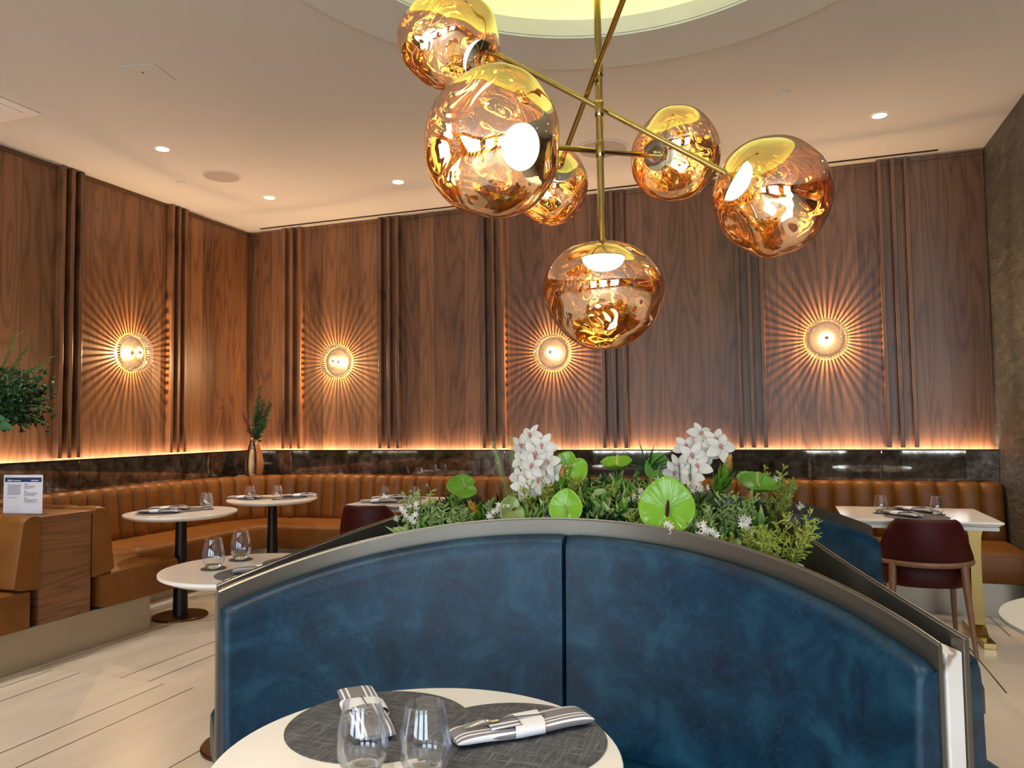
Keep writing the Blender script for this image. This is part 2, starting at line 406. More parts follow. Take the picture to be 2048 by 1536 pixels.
# slim trim where the panelling meets the ceiling, fins in threes between the panels
struct(MB().box(XL, XL+.012, Y0, YB, ZC-.035, ZC-.004).box(XL, XR, YB-.012, YB, ZC-.035, ZC-.004).build('trim_4', wood_x))
for k, x in enumerate((-4.83, -3.68, -2.56, -1.40, -.22, .91)):
    b = MB()
    for dx in (-.098, 0, .098): b.box(x+dx-.017, x+dx+.017, YB-.062, YB, LEDGE+.012, ZC-.004)
    struct(b.build('trim_%d' % (5+k), wood_x, bevel=.004))
for k, y in enumerate((2.24, 3.39, 4.55, 5.71)):
    b = MB()
    for dy in (-.085, 0, .085): b.box(XL, XL+.062, y+dy-.017, y+dy+.017, LEDGE+.012, ZC-.004)
    struct(b.build('trim_%d' % (11+k), wood_y, bevel=.004))
# mirror band, its dark cap and the light strip that washes the panelling
b = MB()
xs = [-5.31, -4.05, -2.45, -.85, .75, XR]
for a, c in zip(xs[:-1], xs[1:]): b.box(a+.002, c-.002, YB-.075, YB-.055, .55, LEDGE-.01)
struct(b.build('trim_15', mirror_m))
b = MB()
ys = [1.0, 1.4, 3.0, 4.63, 5.75, YB-.08]
for a, c in zip(ys[:-1], ys[1:]): b.box(XL+.055, XL+.075, a+.003, c-.003, .55, LEDGE-.01)
struct(b.build('trim_16', mirror_m))
struct(MB().box(XL+.02, XR, YB-.078, YB-.05, LEDGE-.01, LEDGE).box(XL+.05, XL+.078, 1.0, YB-.05, LEDGE-.01, LEDGE).box(XL, XR, YB-.05, YB, LEDGE-.04, LEDGE-.03).box(XL, XL+.05, 1., YB, LEDGE-.04, LEDGE-.03).build('trim_17', dark_metal))
led = emit('warm_light_strip', (1., .74, .58), 46)
struct(MB().box(XL+.05, XR-.01, YB-.046, YB-.022, LEDGE-.028, LEDGE-.018).build('trim_18', led))
struct(MB().box(XL+.022, XL+.046, 1.0, YB-.05, LEDGE-.028, LEDGE-.018).build('trim_19', led))

# ------------------------------------------------------------------ ceiling fittings
glow = emit('downlight_glow', (1, .93, .85), 28)
lab = ['recessed downlight nearest the left wall, set in front of the grey round speaker',
       'recessed downlight nearest the left corner of the ceiling, beyond the round speaker',
       'recessed downlight in the ceiling left of the gold pendant globes, above the back wall',
       'lone recessed downlight near the dark stone wall on the right']
for k, (x, y) in enumerate(DOWN+DOWN2):
    t = thing('recessed_downlight', lab[k] if k < 4 else 'recessed downlight in the lounge ceiling behind and beside the viewer', 'ceiling light', (x, y, ZC), 0, 'recessed downlights')
    MB().lathe([(.046, -.001), (.046, -.006), (.060, -.004), (.062, -.0005)], 32, cap=False).build('trim_ring', white_paint, t, smooth=50)
    MB().lathe([(.001, -.0045), (.046, -.0045), (.046, -.002), (.001, -.002)], 32, cap=False).build('lamp_lens', glow, t)
def speaker(x, y, r, label):
    t = thing('ceiling_speaker', label, 'speaker', (x, y, ZC), 0, 'round ceiling speakers')
    MB().lathe([(r*.93, -.001), (r*.93, -.008), (r, -.006), (r, -.001)], 64, cap=False).build('rim', ceil_m, t, smooth=50)
    MB().lathe([(.001, -.006), (r*.93, -.006), (r*.93, -.002), (.001, -.002)], 64, cap=False).build('grille', grey_mesh, t)
speaker(-4.373, 5.133, .155, 'round grey ceiling speaker between the two left downlights')
speaker(-1.235, 5.677, .20, 'round grey ceiling speaker partly hidden behind the gold chandelier rod')
for (x, y), l in (((-4.81, 5.144), 'small white sprinkler cap in the ceiling beside the left walnut wall'), ((.079, 5.121), 'small white sprinkler cap in the ceiling left of the right downlight')):
    tag(MB().lathe([(.001, -.010), (.036, -.010), (.040, -.006), (.040, -.001)], 40, Matrix.Translation((x, y, ZC)), cap=False).build('sprinkler_cap', ceil_m, smooth=40), l, 'sprinkler cap', 'concealed sprinkler caps')
t = thing('access_plate', 'flush square white ceiling plate with a tiny keyhole', 'access panel', (-3.491, 3.461, ZC), R_(12))
MB().box(-.11, .11, -.11, .11, -.005, -.001).build('plate', ceil_m, t, bevel=.001)
MB().lathe([(.001, -.007), (.006, -.007), (.006, -.004), (.001, -.004)], 12, Matrix.Translation((-.02, -.02, 0)), cap=False).build('keyhole', black, t)
t = thing('ceiling_diffuser', 'white rectangular air diffuser in the ceiling above the left walnut wall', 'air vent', (-4.86, 3.40, ZC))
MB().box(-.26, .26, -.26, .26, -.012, -.001).build('frame', white_paint, t, bevel=.004)
MB().box(-.19, .19, -.19, .19, -.022, -.012).build('louvre_panel', white_paint, t, bevel=.006)
t = tag(MB().box(-5.17, 1.23, 6.655, 6.69, ZC-.003, ZC-.0005).build('linear_air_slot', black), 'long thin black air slot in the ceiling along the back wall', 'air vent')

# ------------------------------------------------------------------ wall sconces of ribbed glass
def sconce_glass():
    m, nt = mat('sconce_glass')
    geo = N(nt, 'TexCoord').outputs['Object']; sep = N(nt, 'SeparateXYZ', Vector=geo)
    ang = M_(nt, 'ARCTAN2', sep.outputs[2], sep.outputs[0])
    rib = M_(nt, 'ABSOLUTE', M_(nt, 'SINE', M_(nt, 'MULTIPLY', ang, 30.)))
    fr = N(nt, 'LayerWeight', Blend=.3).outputs['Fresnel']
    t = N(nt, 'BsdfTransparent', Color=(.93, .93, .93, 1)).outputs[0]
    g = N(nt, 'BsdfGlossy', Color=(.9, .9, .9, 1), Roughness=.08, Normal=bump(nt, rib, .6, .01)).outputs[0]
    d = N(nt, 'BsdfTranslucent', Color=(.8, .78, .74, 1)).outputs[0]
    gd = N(nt, 'MixShader', i0=.05, i1=g, i2=d).outputs[0]
    out(nt, N(nt, 'MixShader', i0=M_(nt, 'ADD', M_(nt, 'MULTIPLY', fr, .6), M_(nt, 'ADD', .08, M_(nt, 'MULTIPLY', rib, .10))), i1=t, i2=gd).outputs[0]); return m
sg = sconce_glass()
rib_m, nt = mat('glass_rib')
out(nt, N(nt, 'MixShader', i0=.85, i1=N(nt, 'BsdfTransparent', Color=(.75, .72, .66, 1)).outputs[0], i2=N(nt, 'BsdfTranslucent', Color=(.16, .155, .145, 1)).outputs[0]).outputs[0])
bulb_m = emit('bulb_glow', (1, .86, .62), 26)
def sconce(loc, rz, label):
    t = thing('wall_sconce', label, 'wall lamp', loc, rz, 'ribbed glass wall sconces')    # local -Y points into the room
    Q = Matrix.Rotation(R_(90), 4, 'X')                                               # lathe z -> -y
    MB().lathe([(.001, 0), (.128, 0), (.128, .010), (.001, .010)], 48, Q, cap=False).build('back_plate', dark_metal, t, smooth=40)
    MB().lathe([(.150, .030), (.166, .055), (.168, .085), (.160, .098), (.080, .104), (.066, .096), (.030, .092), (.012, .094)], 64, Q, cap=False).build('glass_dish', sg, t, smooth=60)
    rb = MB(); n = 46
    for k in range(n):
        a = 2*PI*k/n; M = Q @ Matrix.Rotation(a, 4, 'Z')
        rb.box(.158, .166, -.0052, .0052, .006, .058, M)
    rb.build('glass_ribs', rib_m, t)
    MB().lathe([(.001, .088), (.014, .088), (.016, .098), (.011, .110), (.001, .113)], 24, Q, cap=False).build('centre_nut', chrome, t, smooth=40)
    MB().lathe([(.010, .010), (.010, .040)], 12, Q, cap=False).build('stem', chrome, t, smooth=60)
    MB().blob((0, -.066, 0), (.016, .020, .016), 20, 12).build('bulb', glass_m, t, smooth=180)
    MB().blob((0, -.052, 0), (.006, .006, .006), 12, 8).build('filament', bulb_m, t, smooth=180)
    p = t.matrix_basis @ Vector((0, -.088, 0)) if False else Matrix.Translation(loc) @ Matrix.Rotation(rz, 4, 'Z') @ Vector((.0, -.070, .0))
    l = lamp('sconce_lamp', 'POINT', p, 48, (1, .60, .28), shadow_soft_size=.004)
    return t
sconce((-4.292, YB-.001, 2.021), 0, 'ribbed glass wall sconce on the back walnut wall, nearest the left corner')
sconce((-1.981, YB-.001, 2.014), 0, 'ribbed glass wall sconce partly hidden behind the lowest pendant globe')
sconce((.373, YB-.001, 2.029), 0, 'ribbed glass wall sconce nearest the dark stone wall on the right')
sconce((XL+.001, 5.204, 2.027), R_(90), 'ribbed glass wall sconce on the left walnut wall')

# ================================================================== CHANDELIER
def melt_glass():
    m, nt = mat('gold_mirrored_glass')
    lw = N(nt, 'LayerWeight', Blend=.35).outputs['Facing']
    back = N(nt, 'NewGeometry').outputs['Backfacing']
    fac = M_(nt, 'ADD', .66, M_(nt, 'MULTIPLY', lw, .30))
    fac = M_(nt, 'MINIMUM', M_(nt, 'ADD', fac, M_(nt, 'MULTIPLY', back, .12)), .93)
    gcol = mixc(nt, back, (.74, .70, .55), (1., .72, .34))
    tcol = mixc(nt, lw, (1., .88, .66), (1., .74, .44))
    t = N(nt, 'BsdfTransparent', Color=tcol).outputs[0]
    nz = N(nt, 'TexNoise', Vector=N(nt, 'TexCoord').outputs['Object'], Scale=5., Detail=1., Distortion=2.2).outputs[0]
    bn = N(nt, 'Bump', Strength=M_(nt, 'ADD', .02, M_(nt, 'MULTIPLY', back, .40)), Distance=.04, Height=nz).outputs[0]
    g = N(nt, 'BsdfGlossy', Color=gcol, Roughness=.0, Normal=bn).outputs[0]
    out(nt, N(nt, 'MixShader', i0=fac, i1=t, i2=g).outputs[0]); return m
melt = melt_glass()
lens_m, nt = mat('opal_light_lens')
lw_ = N(nt, 'LayerWeight', Blend=.5).outputs['Facing']
out(nt, N(nt, 'Emission', Color=mixc(nt, lw_, (1., .93, .80), (.45, .72, 1.)), Strength=M_(nt, 'ADD', .7, M_(nt, 'MULTIPLY', M_(nt, 'POWER', M_(nt, 'SUBTRACT', 1., lw_), 2.), 30.))).outputs[0])
lens_back = simple('lens_housing', (.55, .72, .85), .3)
def globe(c, axis, r, rl, seed, label, dent=None, tall=1.):
    """c centre, axis from the centre to the neck, r across, rl along the axis"""
    ax = Vector(axis).normalized(); q = ax.to_track_quat('Z', 'Y').to_matrix().to_4x4()
    rnd = random.Random(seed)
    wv = [(Vector([rnd.gauss(0, 1) for _ in range(3)]).normalized()*rnd.uniform(1.0, 1.9), rnd.uniform(0, 6.28), rnd.uniform(.015, .040)) for _ in range(6)]
    wv += [(Vector([rnd.gauss(0, 1) for _ in range(3)]).normalized()*rnd.uniform(4, 6), rnd.uniform(0, 6.28), rnd.uniform(.003, .008)) for _ in range(5)]
    dents = [(Vector([rnd.gauss(0, 1), rnd.gauss(0, 1), rnd.uniform(-.5, .7)]).normalized(), .30, .045) for _ in range(3)]
    if dent: dents += [(q.to_3x3().inverted() @ Vector(d[0]).normalized(), d[1], d[2]) for d in dent]
    def fn(u, v):
        th = 2*PI*u; ph = PI*v
        d = Vector((math.sin(ph)*math.cos(th), math.sin(ph)*math.sin(th), math.cos(ph)))
        k = 1+sum(a*math.sin(f.dot(d)*2+p) for f, p, a in wv)
        for dd, s_, am in dents: k -= am*math.exp(-((d-dd).length/s_)**2)
        if v < .12: k -= .05*(1-v/.12)**2
        p_ = q.to_3x3() @ Vector((d.x*r*k, d.y*r*k, d.z*rl*k)); p_.z *= tall; return p_
    t = thing('melted_glass_globe', label, 'pendant light', c, 0, 'gold glass globes of the chandelier')
    MB().grid(112, 72, fn, True).build('glass_shade', melt, t, smooth=180)
    zt = rl*.93
    M = q
    MB().lathe([(.016, zt+.03), (.016, zt-.02), (.040, zt-.022), (.040, zt-.035)], 24, M).build('neck_cap', gold_rod, t, smooth=40)
    a0 = r*.36
    MB().lathe([(.001, zt-.036), (a0, zt-.036), (a0, zt-.042)], 40, M, cap=False).build('lens_housing', lens_back, t, smooth=40)
    MB().lathe([(a0*.99, zt-.043)]+[(a0*.99*math.cos(x), zt-.043-r*.22*math.sin(x)) for x in [PI/2*k/8 for k in range(1, 8)]]+[(.001, zt-.043-r*.22)], 40, M, cap=False).build('light_lens', lens_m, t, smooth=180)
    return t
ROD = Vector((-.600, 2.715, 0))
A1, A5 = Vector((-1.047, 2.733, 2.829)), Vector((-.159, 2.782, 2.241))
B3, B7 = Vector((-.839, 3.039, 2.465)), Vector((-.330, 2.20, 2.80))
C2, C4 = Vector((-.720, 2.42, 2.262)), Vector((-.494, 3.108, 2.468))
ch = thing('branching_chandelier', 'polished gold rod chandelier with crossing arms hanging from the ceiling dome', 'chandelier', (ROD.x, ROD.y, 0))
def loc(p): return Vector(p)-Vector((ROD.x, ROD.y, 0))
MB().tube([(0, 0, 2.02), (0, 0, 4.12)], .0135, 16).build('main_rod', gold_rod, ch, smooth=50)
MB().lathe([(.07, 4.12), (.07, 4.09), (.016, 4.08)], 32).build('ceiling_canopy', gold_rod, ch, smooth=40)
B3 = Vector((-.935, 3.235, 2.425))+(B7-B3).normalized()*.155; C2, C4 = Vector((-.838, 2.215, 2.240))+(C4-C2).normalized()*.185, Vector((-.412, 3.36, 2.530))+(C2-C4).normalized()*.17
for a, b_ in ((A1, A5), (B3, B7), (C2, C4)):
    MB().tube([loc(a), loc(b_)], .0105, 14).build('arm', gold_rod, ch, smooth=50)
for z in (2.363, 2.516, 2.67):
    MB().lathe([(.0155, z-.03), (.0165, z-.028), (.0165, z+.028), (.0155, z+.03)], 20).build('joint_collar', gold_rod, ch, smooth=40)
G = [((-.600, 2.735, 1.812), (0, 0, 1), .222, .205, 6, 'lowest gold melted glass globe hanging at the foot of the vertical rod', None, None),
     ((-1.205, 2.70, 2.872), A5-A1, .198, .205, 11, 'gold mirrored globe on the highest arm, cut off by the top of the picture', None, None),
     ((-.838, 2.215, 2.240), C4-C2, .215, .205, 23, 'largest gold globe, its round white lamp facing the viewer', 1.11, None),
     ((-.935, 3.235, 2.425), B7-B3, .175, .172, 31, 'gold globe partly hidden behind the largest globe, left of the rod', None, None),
     ((-.412, 3.36, 2.530), C2-C4, .195, .19, 47, 'rounded gold globe just right of the vertical rod, farthest from view', None, None),
     ((-.005, 2.900, 2.160), A1-A5, .222, .205, 58, 'dented gold globe at the right end of the long sloping arm', None, [((-.86, -.35, -.62), .50, .30), ((.45, -.1, .9), .6, -.06)]),
     ((-.20, 1.96, 2.885), B3-B7, .21, .20, 72, 'gold globe at the near end of the rising arm above the view', None, None)]
for c, ax, r, rl, sd, lb, tl_, dn in G:
    globe(c, ax, r, rl, sd, lb, dn, tl_ or 1.)

# ================================================================== BLUE BOOTH CLUSTER
BC = Vector((-.583, 2.62, 0)); RB, YC, PM = 1.081, -1.582, 52.6; RB0, YC0, PM0 = RB, YC, PM
def ztop(ph): return 1.082-.167*(ph/PM)**2
def pol(r, deg, z): a = R_(deg); return (r*math.sin(a), YC+r*math.cos(a), z)
booth_lab = ['dark blue leather curved booth facing the viewer behind the nearest round table',
             'dark blue leather booth on the right, seen past its bronze back',
             'dark blue booth at the rear of the cluster, facing the back wall',
             'dark blue booth on the left, seen as a bronze back beyond the nearest booth']
def cushion(a0, a1):
    prof = [(.004, -.046), (.022, -.042), (.036, -.050), (.044, -.066), (.047, -.10), (.052, -.25), (.060, -.42), (.066, -.55), (.064, -.585), (.050, -.605), (.0, -.61)]
    nu = 44
    def fn(u, v):
        u = (1-math.cos(PI*u))/2; ph = a0+(a1-a0)*u; j = min(int(v*(len(prof)-1)+.5), len(prof)-1); th, dz = prof[j]
        z = ztop(ph)+dz if dz > -.3 else (.445+(dz+.61)/.31*(ztop(ph)-.3-.445))
        e = min(u, 1-u)*abs(a1-a0)*R_(1)*RB
        ew = .006 if abs(ph) < 20 else .010; k = 1-max(0, 1-e/ew)**2*(.55 if abs(ph) < 20 else .22)
        zz = z-max(0, 1-e/.03)**2*(.004 if abs(ph) < 20 else .010)*(1 if j < 4 else 0)
        return pol(RB-.002-th*k, ph, zz)
    b = MB().grid(nu, len(prof)-1, fn)
    for u, s in ((0, 1), (1, -1)):                                    # close the two ends
        pts = [fn(u, j/(len(prof)-1)) for j in range(len(prof))]
        bk = [pol(RB, a0+(a1-a0)*u, p[2]) for p in pts]
        n = len(pts); b.add(pts+bk, [(j, j+1, n+j+1, n+j) for j in range(n-1)])
    return b
def make_booth():
    t = thing('curved_booth', booth_lab[0], 'booth', BC, 0, 'blue leather booths of the central cluster')
    n = 72; b = MB(); vs = []
    for i in range(n+1):
        ph = -PM+2*PM*i/n; z = ztop(ph)
        vs += [pol(RB, ph, .0), pol(RB, ph, z-.004), pol(RB+.003, ph, z), pol(RB+.007, ph, z), pol(RB+.010, ph, z-.004), pol(RB+.010, ph, .0)]
    b.add(vs, [(6*i+j, 6*i+(j+1) % 6, 6*i+6+(j+1) % 6, 6*i+6+j) for i in range(n) for j in range(6)]+[tuple(range(6)), tuple(reversed([6*n+j for j in range(6)]))])
    b.build('back_shell', bronze, t, smooth=35)
    e = MB()
    vs = []
    for i in range(n+1):
        ph = -PM+2*PM*i/n; z = ztop(ph)
        vs += [pol(RB+.003, ph, z+.0002), pol(RB+.0080, ph, z+.0002), pol(RB+.0080, ph, z+.0022), pol(RB+.003, ph, z+.0022)]
    e.add(vs, [(4*i+j, 4*i+(j+1) % 4, 4*i+4+(j+1) % 4, 4*i+4+j) for i in range(n) for j in range(4)]+[(0, 1, 2, 3), (4*n+3, 4*n+2, 4*n+1, 4*n)])
    e.build('shell_edge', bronze_edge, t)
    cushion(-PM+.15, -.05).build('back_cushion', blue, t, smooth=60)
    cushion(.05, PM-.15).build('back_cushion', blue, t, smooth=60)
    def seat(r0, r1, a0, a1, z0, z1, rd):
        pr = [(r1, z0), (r1, z1), (r0+rd, z1), (r0+rd*.3, z1-rd*.3), (r0, z1-rd), (r0, z0+rd*.5), (r0+rd*.4, z0)]
        m = 40; vs = []
        for i in range(m+1):
            a = a0+(a1-a0)*i/m; q = min(i, m-i)/m*abs(a1-a0)*R_(1)*.8; k = max(0, 1-q/.05)**2
            for r_, z_ in pr: vs.append(pol(r_+(.05*k if r_ < r1-.01 else 0), a, z_-(.03*k if z_ > z0+.05 else 0)))
        L = len(pr)
        return MB().add(vs, [(L*i+j, L*i+(j+1) % L, L*i+L+(j+1) % L, L*i+L+j) for i in range(m) for j in range(L)]+[tuple(range(L)), tuple(reversed([L*m+j for j in range(L)]))])
    seat(RB-.48, RB-.03, -PM+1.1, PM-1.1, .30, .462, .05).build('seat_cushion', blue, t, smooth=50)
    seat(RB-.42, RB-.01, -PM+2, PM-2, .06, .30, .01).build('seat_base', blue, t, smooth=50)
    seat(RB-.36, RB-.03, -PM+5, PM-5, 0, .06, .005).build('toe_kick', dark_metal, t, smooth=40)
    return t
booth = make_booth()
RB, YC, PM = 1.207, -1.774, 45.3
booth2 = make_booth(); booth2.rotation_euler.z = R_(90); booth2['label'] = booth_lab[1]
for k, rz in ((2, 180), (3, 270)):
    dup(booth2, BC, R_(rz), booth_lab[k])
RB, YC, PM = RB0, YC0, PM0
mar_lab = ['veined white marble end post between the near booth and the right booth', 'veined white marble end post at the rear right corner of the booth cluster',
           'veined white marble end post at the rear left corner of the booth cluster', 'veined white marble end post between the near booth and the left booth']
def end_post(k):
    # wedge between two neighbouring shells, standing at the corner of the cluster
    t = thing('booth_end_post', mar_lab[k], 'end post', BC, R_(90*k), 'marble end posts of the booth cluster')
    p1 = Vector((.8715, -.922)); p2 = Vector((.922, -.8715)); d = Vector((-1, 1)).normalized()
    a = p1+Vector((.004, .004)); c = p2-Vector((.004, .004)) if False else p2+Vector((-.004, -.004))
    a = p1+(p2-p1)*.10+d*.004; c = p1+(p2-p1)*.80+d*.004
    q = [a, c, c+d*.06-(p2-p1)*.10, a+d*.06+(p2-p1)*.10]
    top = .905
    b = MB().add([(p.x, p.y, 0) for p in q]+[(q[0].x, q[0].y, top-.012), (q[1].x, q[1].y, top-.012), (q[2].x, q[2].y, top), (q[3].x, q[3].y, top)],
                 [(3, 2, 1, 0), (4, 5, 6, 7), (0, 1, 5, 4), (1, 2, 6, 5), (2, 3, 7, 6), (3, 0, 4, 7)])
    b.build('marble_slab', marble_m, t, bevel=.004)
    e0 = p1+(p2-p1)*.81; e1 = p1+(p2-p1)*.99
    MB().prism([(v.x, v.y) for v in (e0, e1, e1+d*.03, e0+d*.03)], 0, .914).build('edge_strip', bronze, t, bevel=.002)
for k in range(4): end_post(k)
pl = MB()
q = [(.80*math.cos(a), .80*math.sin(a)) for a in [2*PI*k/24 for k in range(24)]]
inner = []
for k in range(4):
    for ph in range(-50, 51, 10):
        rS, yS, kS = (RB+.022, YC, 1.) if k == 0 else (1.207+.022, -1.774, .84)
        v = Matrix.Rotation(R_(90*k), 3, 'Z') @ Vector((rS*math.sin(R_(ph*kS)), yS+rS*math.cos(R_(ph*kS)), 0)); inner.append((v.x+BC.x, v.y+BC.y))
pl.prism(inner, .02, .80)
tag(pl.build('planter_box', black), 'dark sunken planter filling the space between the four blue booths', 'planter')

# ================================================================== TAN BANQUETTES
def path_L():
    """front-of-back line: up the left wall, round the corner, along the back wall"""
    P = []; r = .75; cx, cyy = -4.42, 5.82
    y = 4.02
    P += [((-5.17, yy), (1, 0)) for yy in [3.70, 5.82]]
    for k in range(1, 16): a = PI-PI/2*k/16; P.append(((cx+r*math.cos(a), cyy+r*math.sin(a)), (-math.cos(a), -math.sin(a))))
    P += [((-4.42, 6.57), (0, -1)), ((XR-.012, 6.57), (0, -1))]
    return P
def walker(P):
    L = [0]
    for (p, _), (q, _) in zip(P, P[1:]): L.append(L[-1]+math.dist(p, q))
    def at(s):
        s = max(0, min(L[-1], s)); i = 0
        while i < len(L)-2 and L[i+1] < s: i += 1
        k = (s-L[i])/max(1e-9, L[i+1]-L[i]); (p, n), (q, m) = P[i], P[i+1]
        nn = Vector((n[0]+(m[0]-n[0])*k, n[1]+(m[1]-n[1])*k)).normalized()
        return Vector((p[0]+(q[0]-p[0])*k, p[1]+(q[1]-p[1])*k)), nn
    return at, L[-1]
BPROF = [(-.14, .44, 0), (-.14, .80, 0), (-.135, .850, .15), (-.10, .868, .6), (-.05, .878, .9), (-.012, .872, 1), (.010, .850, 1), (.018, .80, 1), (.030, .66, 1), (.045, .52, 1), (.048, .46, .9), (.02, .43, .5)]
def channel_back(P, w_=.148, per=8, prof=BPROF, bul=.034, dz=0):
    at, L = walker(P); n = max(1, round(L/w_)); w_ = L/n; nu = n*per
    def fn(u, v):
        s = u*L; j = round(v*(len(prof)-1)); d, z, f = prof[j]
        x = (s/w_) % 1.0; bl = abs(math.sin(PI*x))**.38 if 0 < u < 1 else 0
        p, nn = at(s); q = p+nn*(d+(bl-1)*bul*f)
        return (q.x, q.y, z+dz+(bl-1)*.012*f*(1 if z > .84 else 0))
    b = MB().grid(nu, len(prof)-1, fn)
    for u in (0, 1):
        b.add([fn(u, j/(len(prof)-1)) for j in range(len(prof))], [tuple(range(len(prof)))])
    return b
def strip(P, prof, s0, s1, nu=24, rd=.03):
    at, L = walker(P)
    def fn(u, v):
        s = s0+(s1-s0)*u; e = min(u, 1-u)*(s1-s0); k = max(0, 1-e/rd)**2
        j = round(v*(len(prof)-1)); d, z = prof[j]; p, nn = at(s); q = p+nn*(d-.018*k*(d > .45))
        return (q.x, q.y, z-.014*k*(z > .42))
    b = MB().grid(nu, len(prof)-1, fn)
    for u in (0, 1): b.add([fn(u, j/(len(prof)-1)) for j in range(len(prof))], [tuple(range(len(prof)))])
    return b
SPROF = [(-.05, .24), (-.05, .45), (.20, .458), (.50, .456), (.545, .450), (.568, .432), (.574, .41), (.576, .33), (.570, .25), (.555, .232), (.10, .232)]
P = path_L(); at, LL = walker(P)
bq = thing('corner_banquette', 'long tan leather banquette with channelled back round the left corner and along the back wall', 'banquette', (0, 0, 0))
channel_back(P).build('channelled_back', tan, bq, smooth=50)
cuts = [0, .83, 2.02, 3.05, 4.4, 5.75, 7.1, 8.3, LL]
for a, c in zip(cuts[:-1], cuts[1:]):
    strip(P, SPROF, a+.002, c-.002, 40).build('seat_cushion', tan, bq, smooth=50)
strip(P, [(-.05, 0), (-.05, .23), (.48, .23), (.48, 0)], 0, LL, 120, .0001).build('plinth', plinth_m, bq, smooth=30)
# shelf that closes the gap behind the backrest (it widens into the corner)
sh = [(-5.325, 3.70), (-5.31, 3.70)]+[(p[0][0]-p[1][0]*.14, p[0][1]-p[1][1]*.14) for p in P]+[(XR-.01, 6.725), (-5.325, 6.725)]
tag(MB().prism([sh[0]]+sh[2:], .80, .845).build('corner_shelf', dark_metal), 'dark shelf behind the tan banquette backrest in the room corner', 'shelf')

# the peninsula: two short benches back to back with a walnut console between, end face towards the aisle
XE = -4.06
cs = thing('walnut_console', 'walnut console with horizontal grain between two tan leather bench ends', 'console', ((XE-5.1)/2, 3.46, 0))
ox = (XE-5.1)/2
MB().box(-5.32-ox, XE-.01-ox, -.175, .175, .232, .83).build('carcass', wood_h, cs, bevel=.002)
MB().box(-5.32-ox, XE-.004-ox, -.18, .18, .83, .852).build('top_board', wood_h, cs, bevel=.002)
tag(MB().box(-5.32, XE-.012, 2.2, 4.115, 0, .23).build('peninsula_plinth', plinth_m, bevel=.002), 'brushed champagne metal plinth under the console and both bench ends', 'plinth')
def bench(y0, sgn, label, xe):
    t = thing('bench_end', label, 'bench', (0, 0, 0), 0, 'tan benches back to back at the walnut console')
    pr = [(-.105, .44, 0), (-.105, .845, 0), (-.09, .862, .3), (-.05, .872, .8), (-.01, .862, 1), (.012, .83, 1), (.03, .70, 1), (.055, .52, 1), (.06, .47, .9), (.03, .455, .5)]
    PP = [((-5.02 if sgn > 0 else -5.3, y0+.105*sgn), (0, sgn)), ((xe, y0+.105*sgn), (0, sgn))]
    channel_back(PP, .20, 8, pr, .014).build('channelled_back', tan, t, smooth=50)
    d1 = .62
    sp = [(-.05, .24), (-.05, .448), (.20, .456), (d1-.08, .456), (d1-.03, .45), (d1-.006, .432), (d1, .41), (d1, .30), (d1-.004, .25), (d1-.02, .232), (.05, .232)]
    if sgn > 0: PP = [((-4.62, y0+.105), (0, 1)), ((xe, y0+.105), (0, 1))]
    at_, L_ = walker(PP)
    strip(PP, sp, .003, L_, 40).build('seat_cushion', tan, t, smooth=50)
    return t
bench(3.645, 1, 'tan leather bench end facing the corner, just beyond the walnut console', XE+.005)
bench(3.275, -1, 'tan leather bench end at the left picture edge, in front of the walnut console', XE+.005)

# ------------------------------------------------------------------ acrylic sign on the console
t = thing('table_sign', 'white printed notice with navy header in a clear acrylic stand on the walnut console', 'sign', (-4.285, 3.345, .853), R_(10))
paper = simple('notice_paper', (.74, .71, .75), .6)
navy = simple('navy_print', (.012, .025, .11), .5); ink = simple('grey_print', (.30, .29, .31), .7); ink2 = simple('dark_print', (.09, .09, .10), .7); pale = simple('pale_print', (.55, .60, .72), .6)
W, Hh = .138, .236
MB().box(-W, W, .0, .004, .004, Hh+.012).build('clear_panel', glass_m, t)
MB().box(-W, W, -.03, .05, 0, .004).build('clear_foot', glass_m, t)
MB().box(-W+.006, W-.006, -.0035, -.0015, .006, Hh).build('paper_sheet', paper, t)
MB().box(-W+.014, W-.014, -.0045, -.0036, Hh-.042, Hh-.016).build('header_band', navy, t)
MB().box(.055, .105, -.0052, -.0046, Hh-.036, Hh-.030).box(-.105, -.073, -.0052, -.0046, Hh-.037, Hh-.029).box(-.067, -.015, -.0052, -.0046, Hh-.036, Hh-.031).build('header_lettering', pale, t)
b = MB()
for k in range(12): b.box(-.105, -.012-(.018 if k == 11 else .004*((k*7) % 3)), -.0045, -.0036, Hh-.061-k*.0053, Hh-.0582-k*.0053)
b.box(-.105, -.04, -.0045, -.0036, .100, .1028)
for z0, ws in ((Hh-.066, (.082, .065, .072, .045)), (Hh-.107, (.085, .09, .080, .076)), (Hh-.147, (.09, .092, .06, .088))):
    for j, w_ in enumerate(ws): b.box(.008, .008+w_, -.0045, -.0036, z0-j*.0053, z0+.0026-j*.0053)
b.build('body_text', ink, t)
b = MB()
for z0, w_ in ((Hh-.058, .024), (Hh-.099, .016), (Hh-.139, .019)): b.box(.008, .008+w_, -.0045, -.0036, z0, z0+.0035)
b.build('headings', ink2, t)

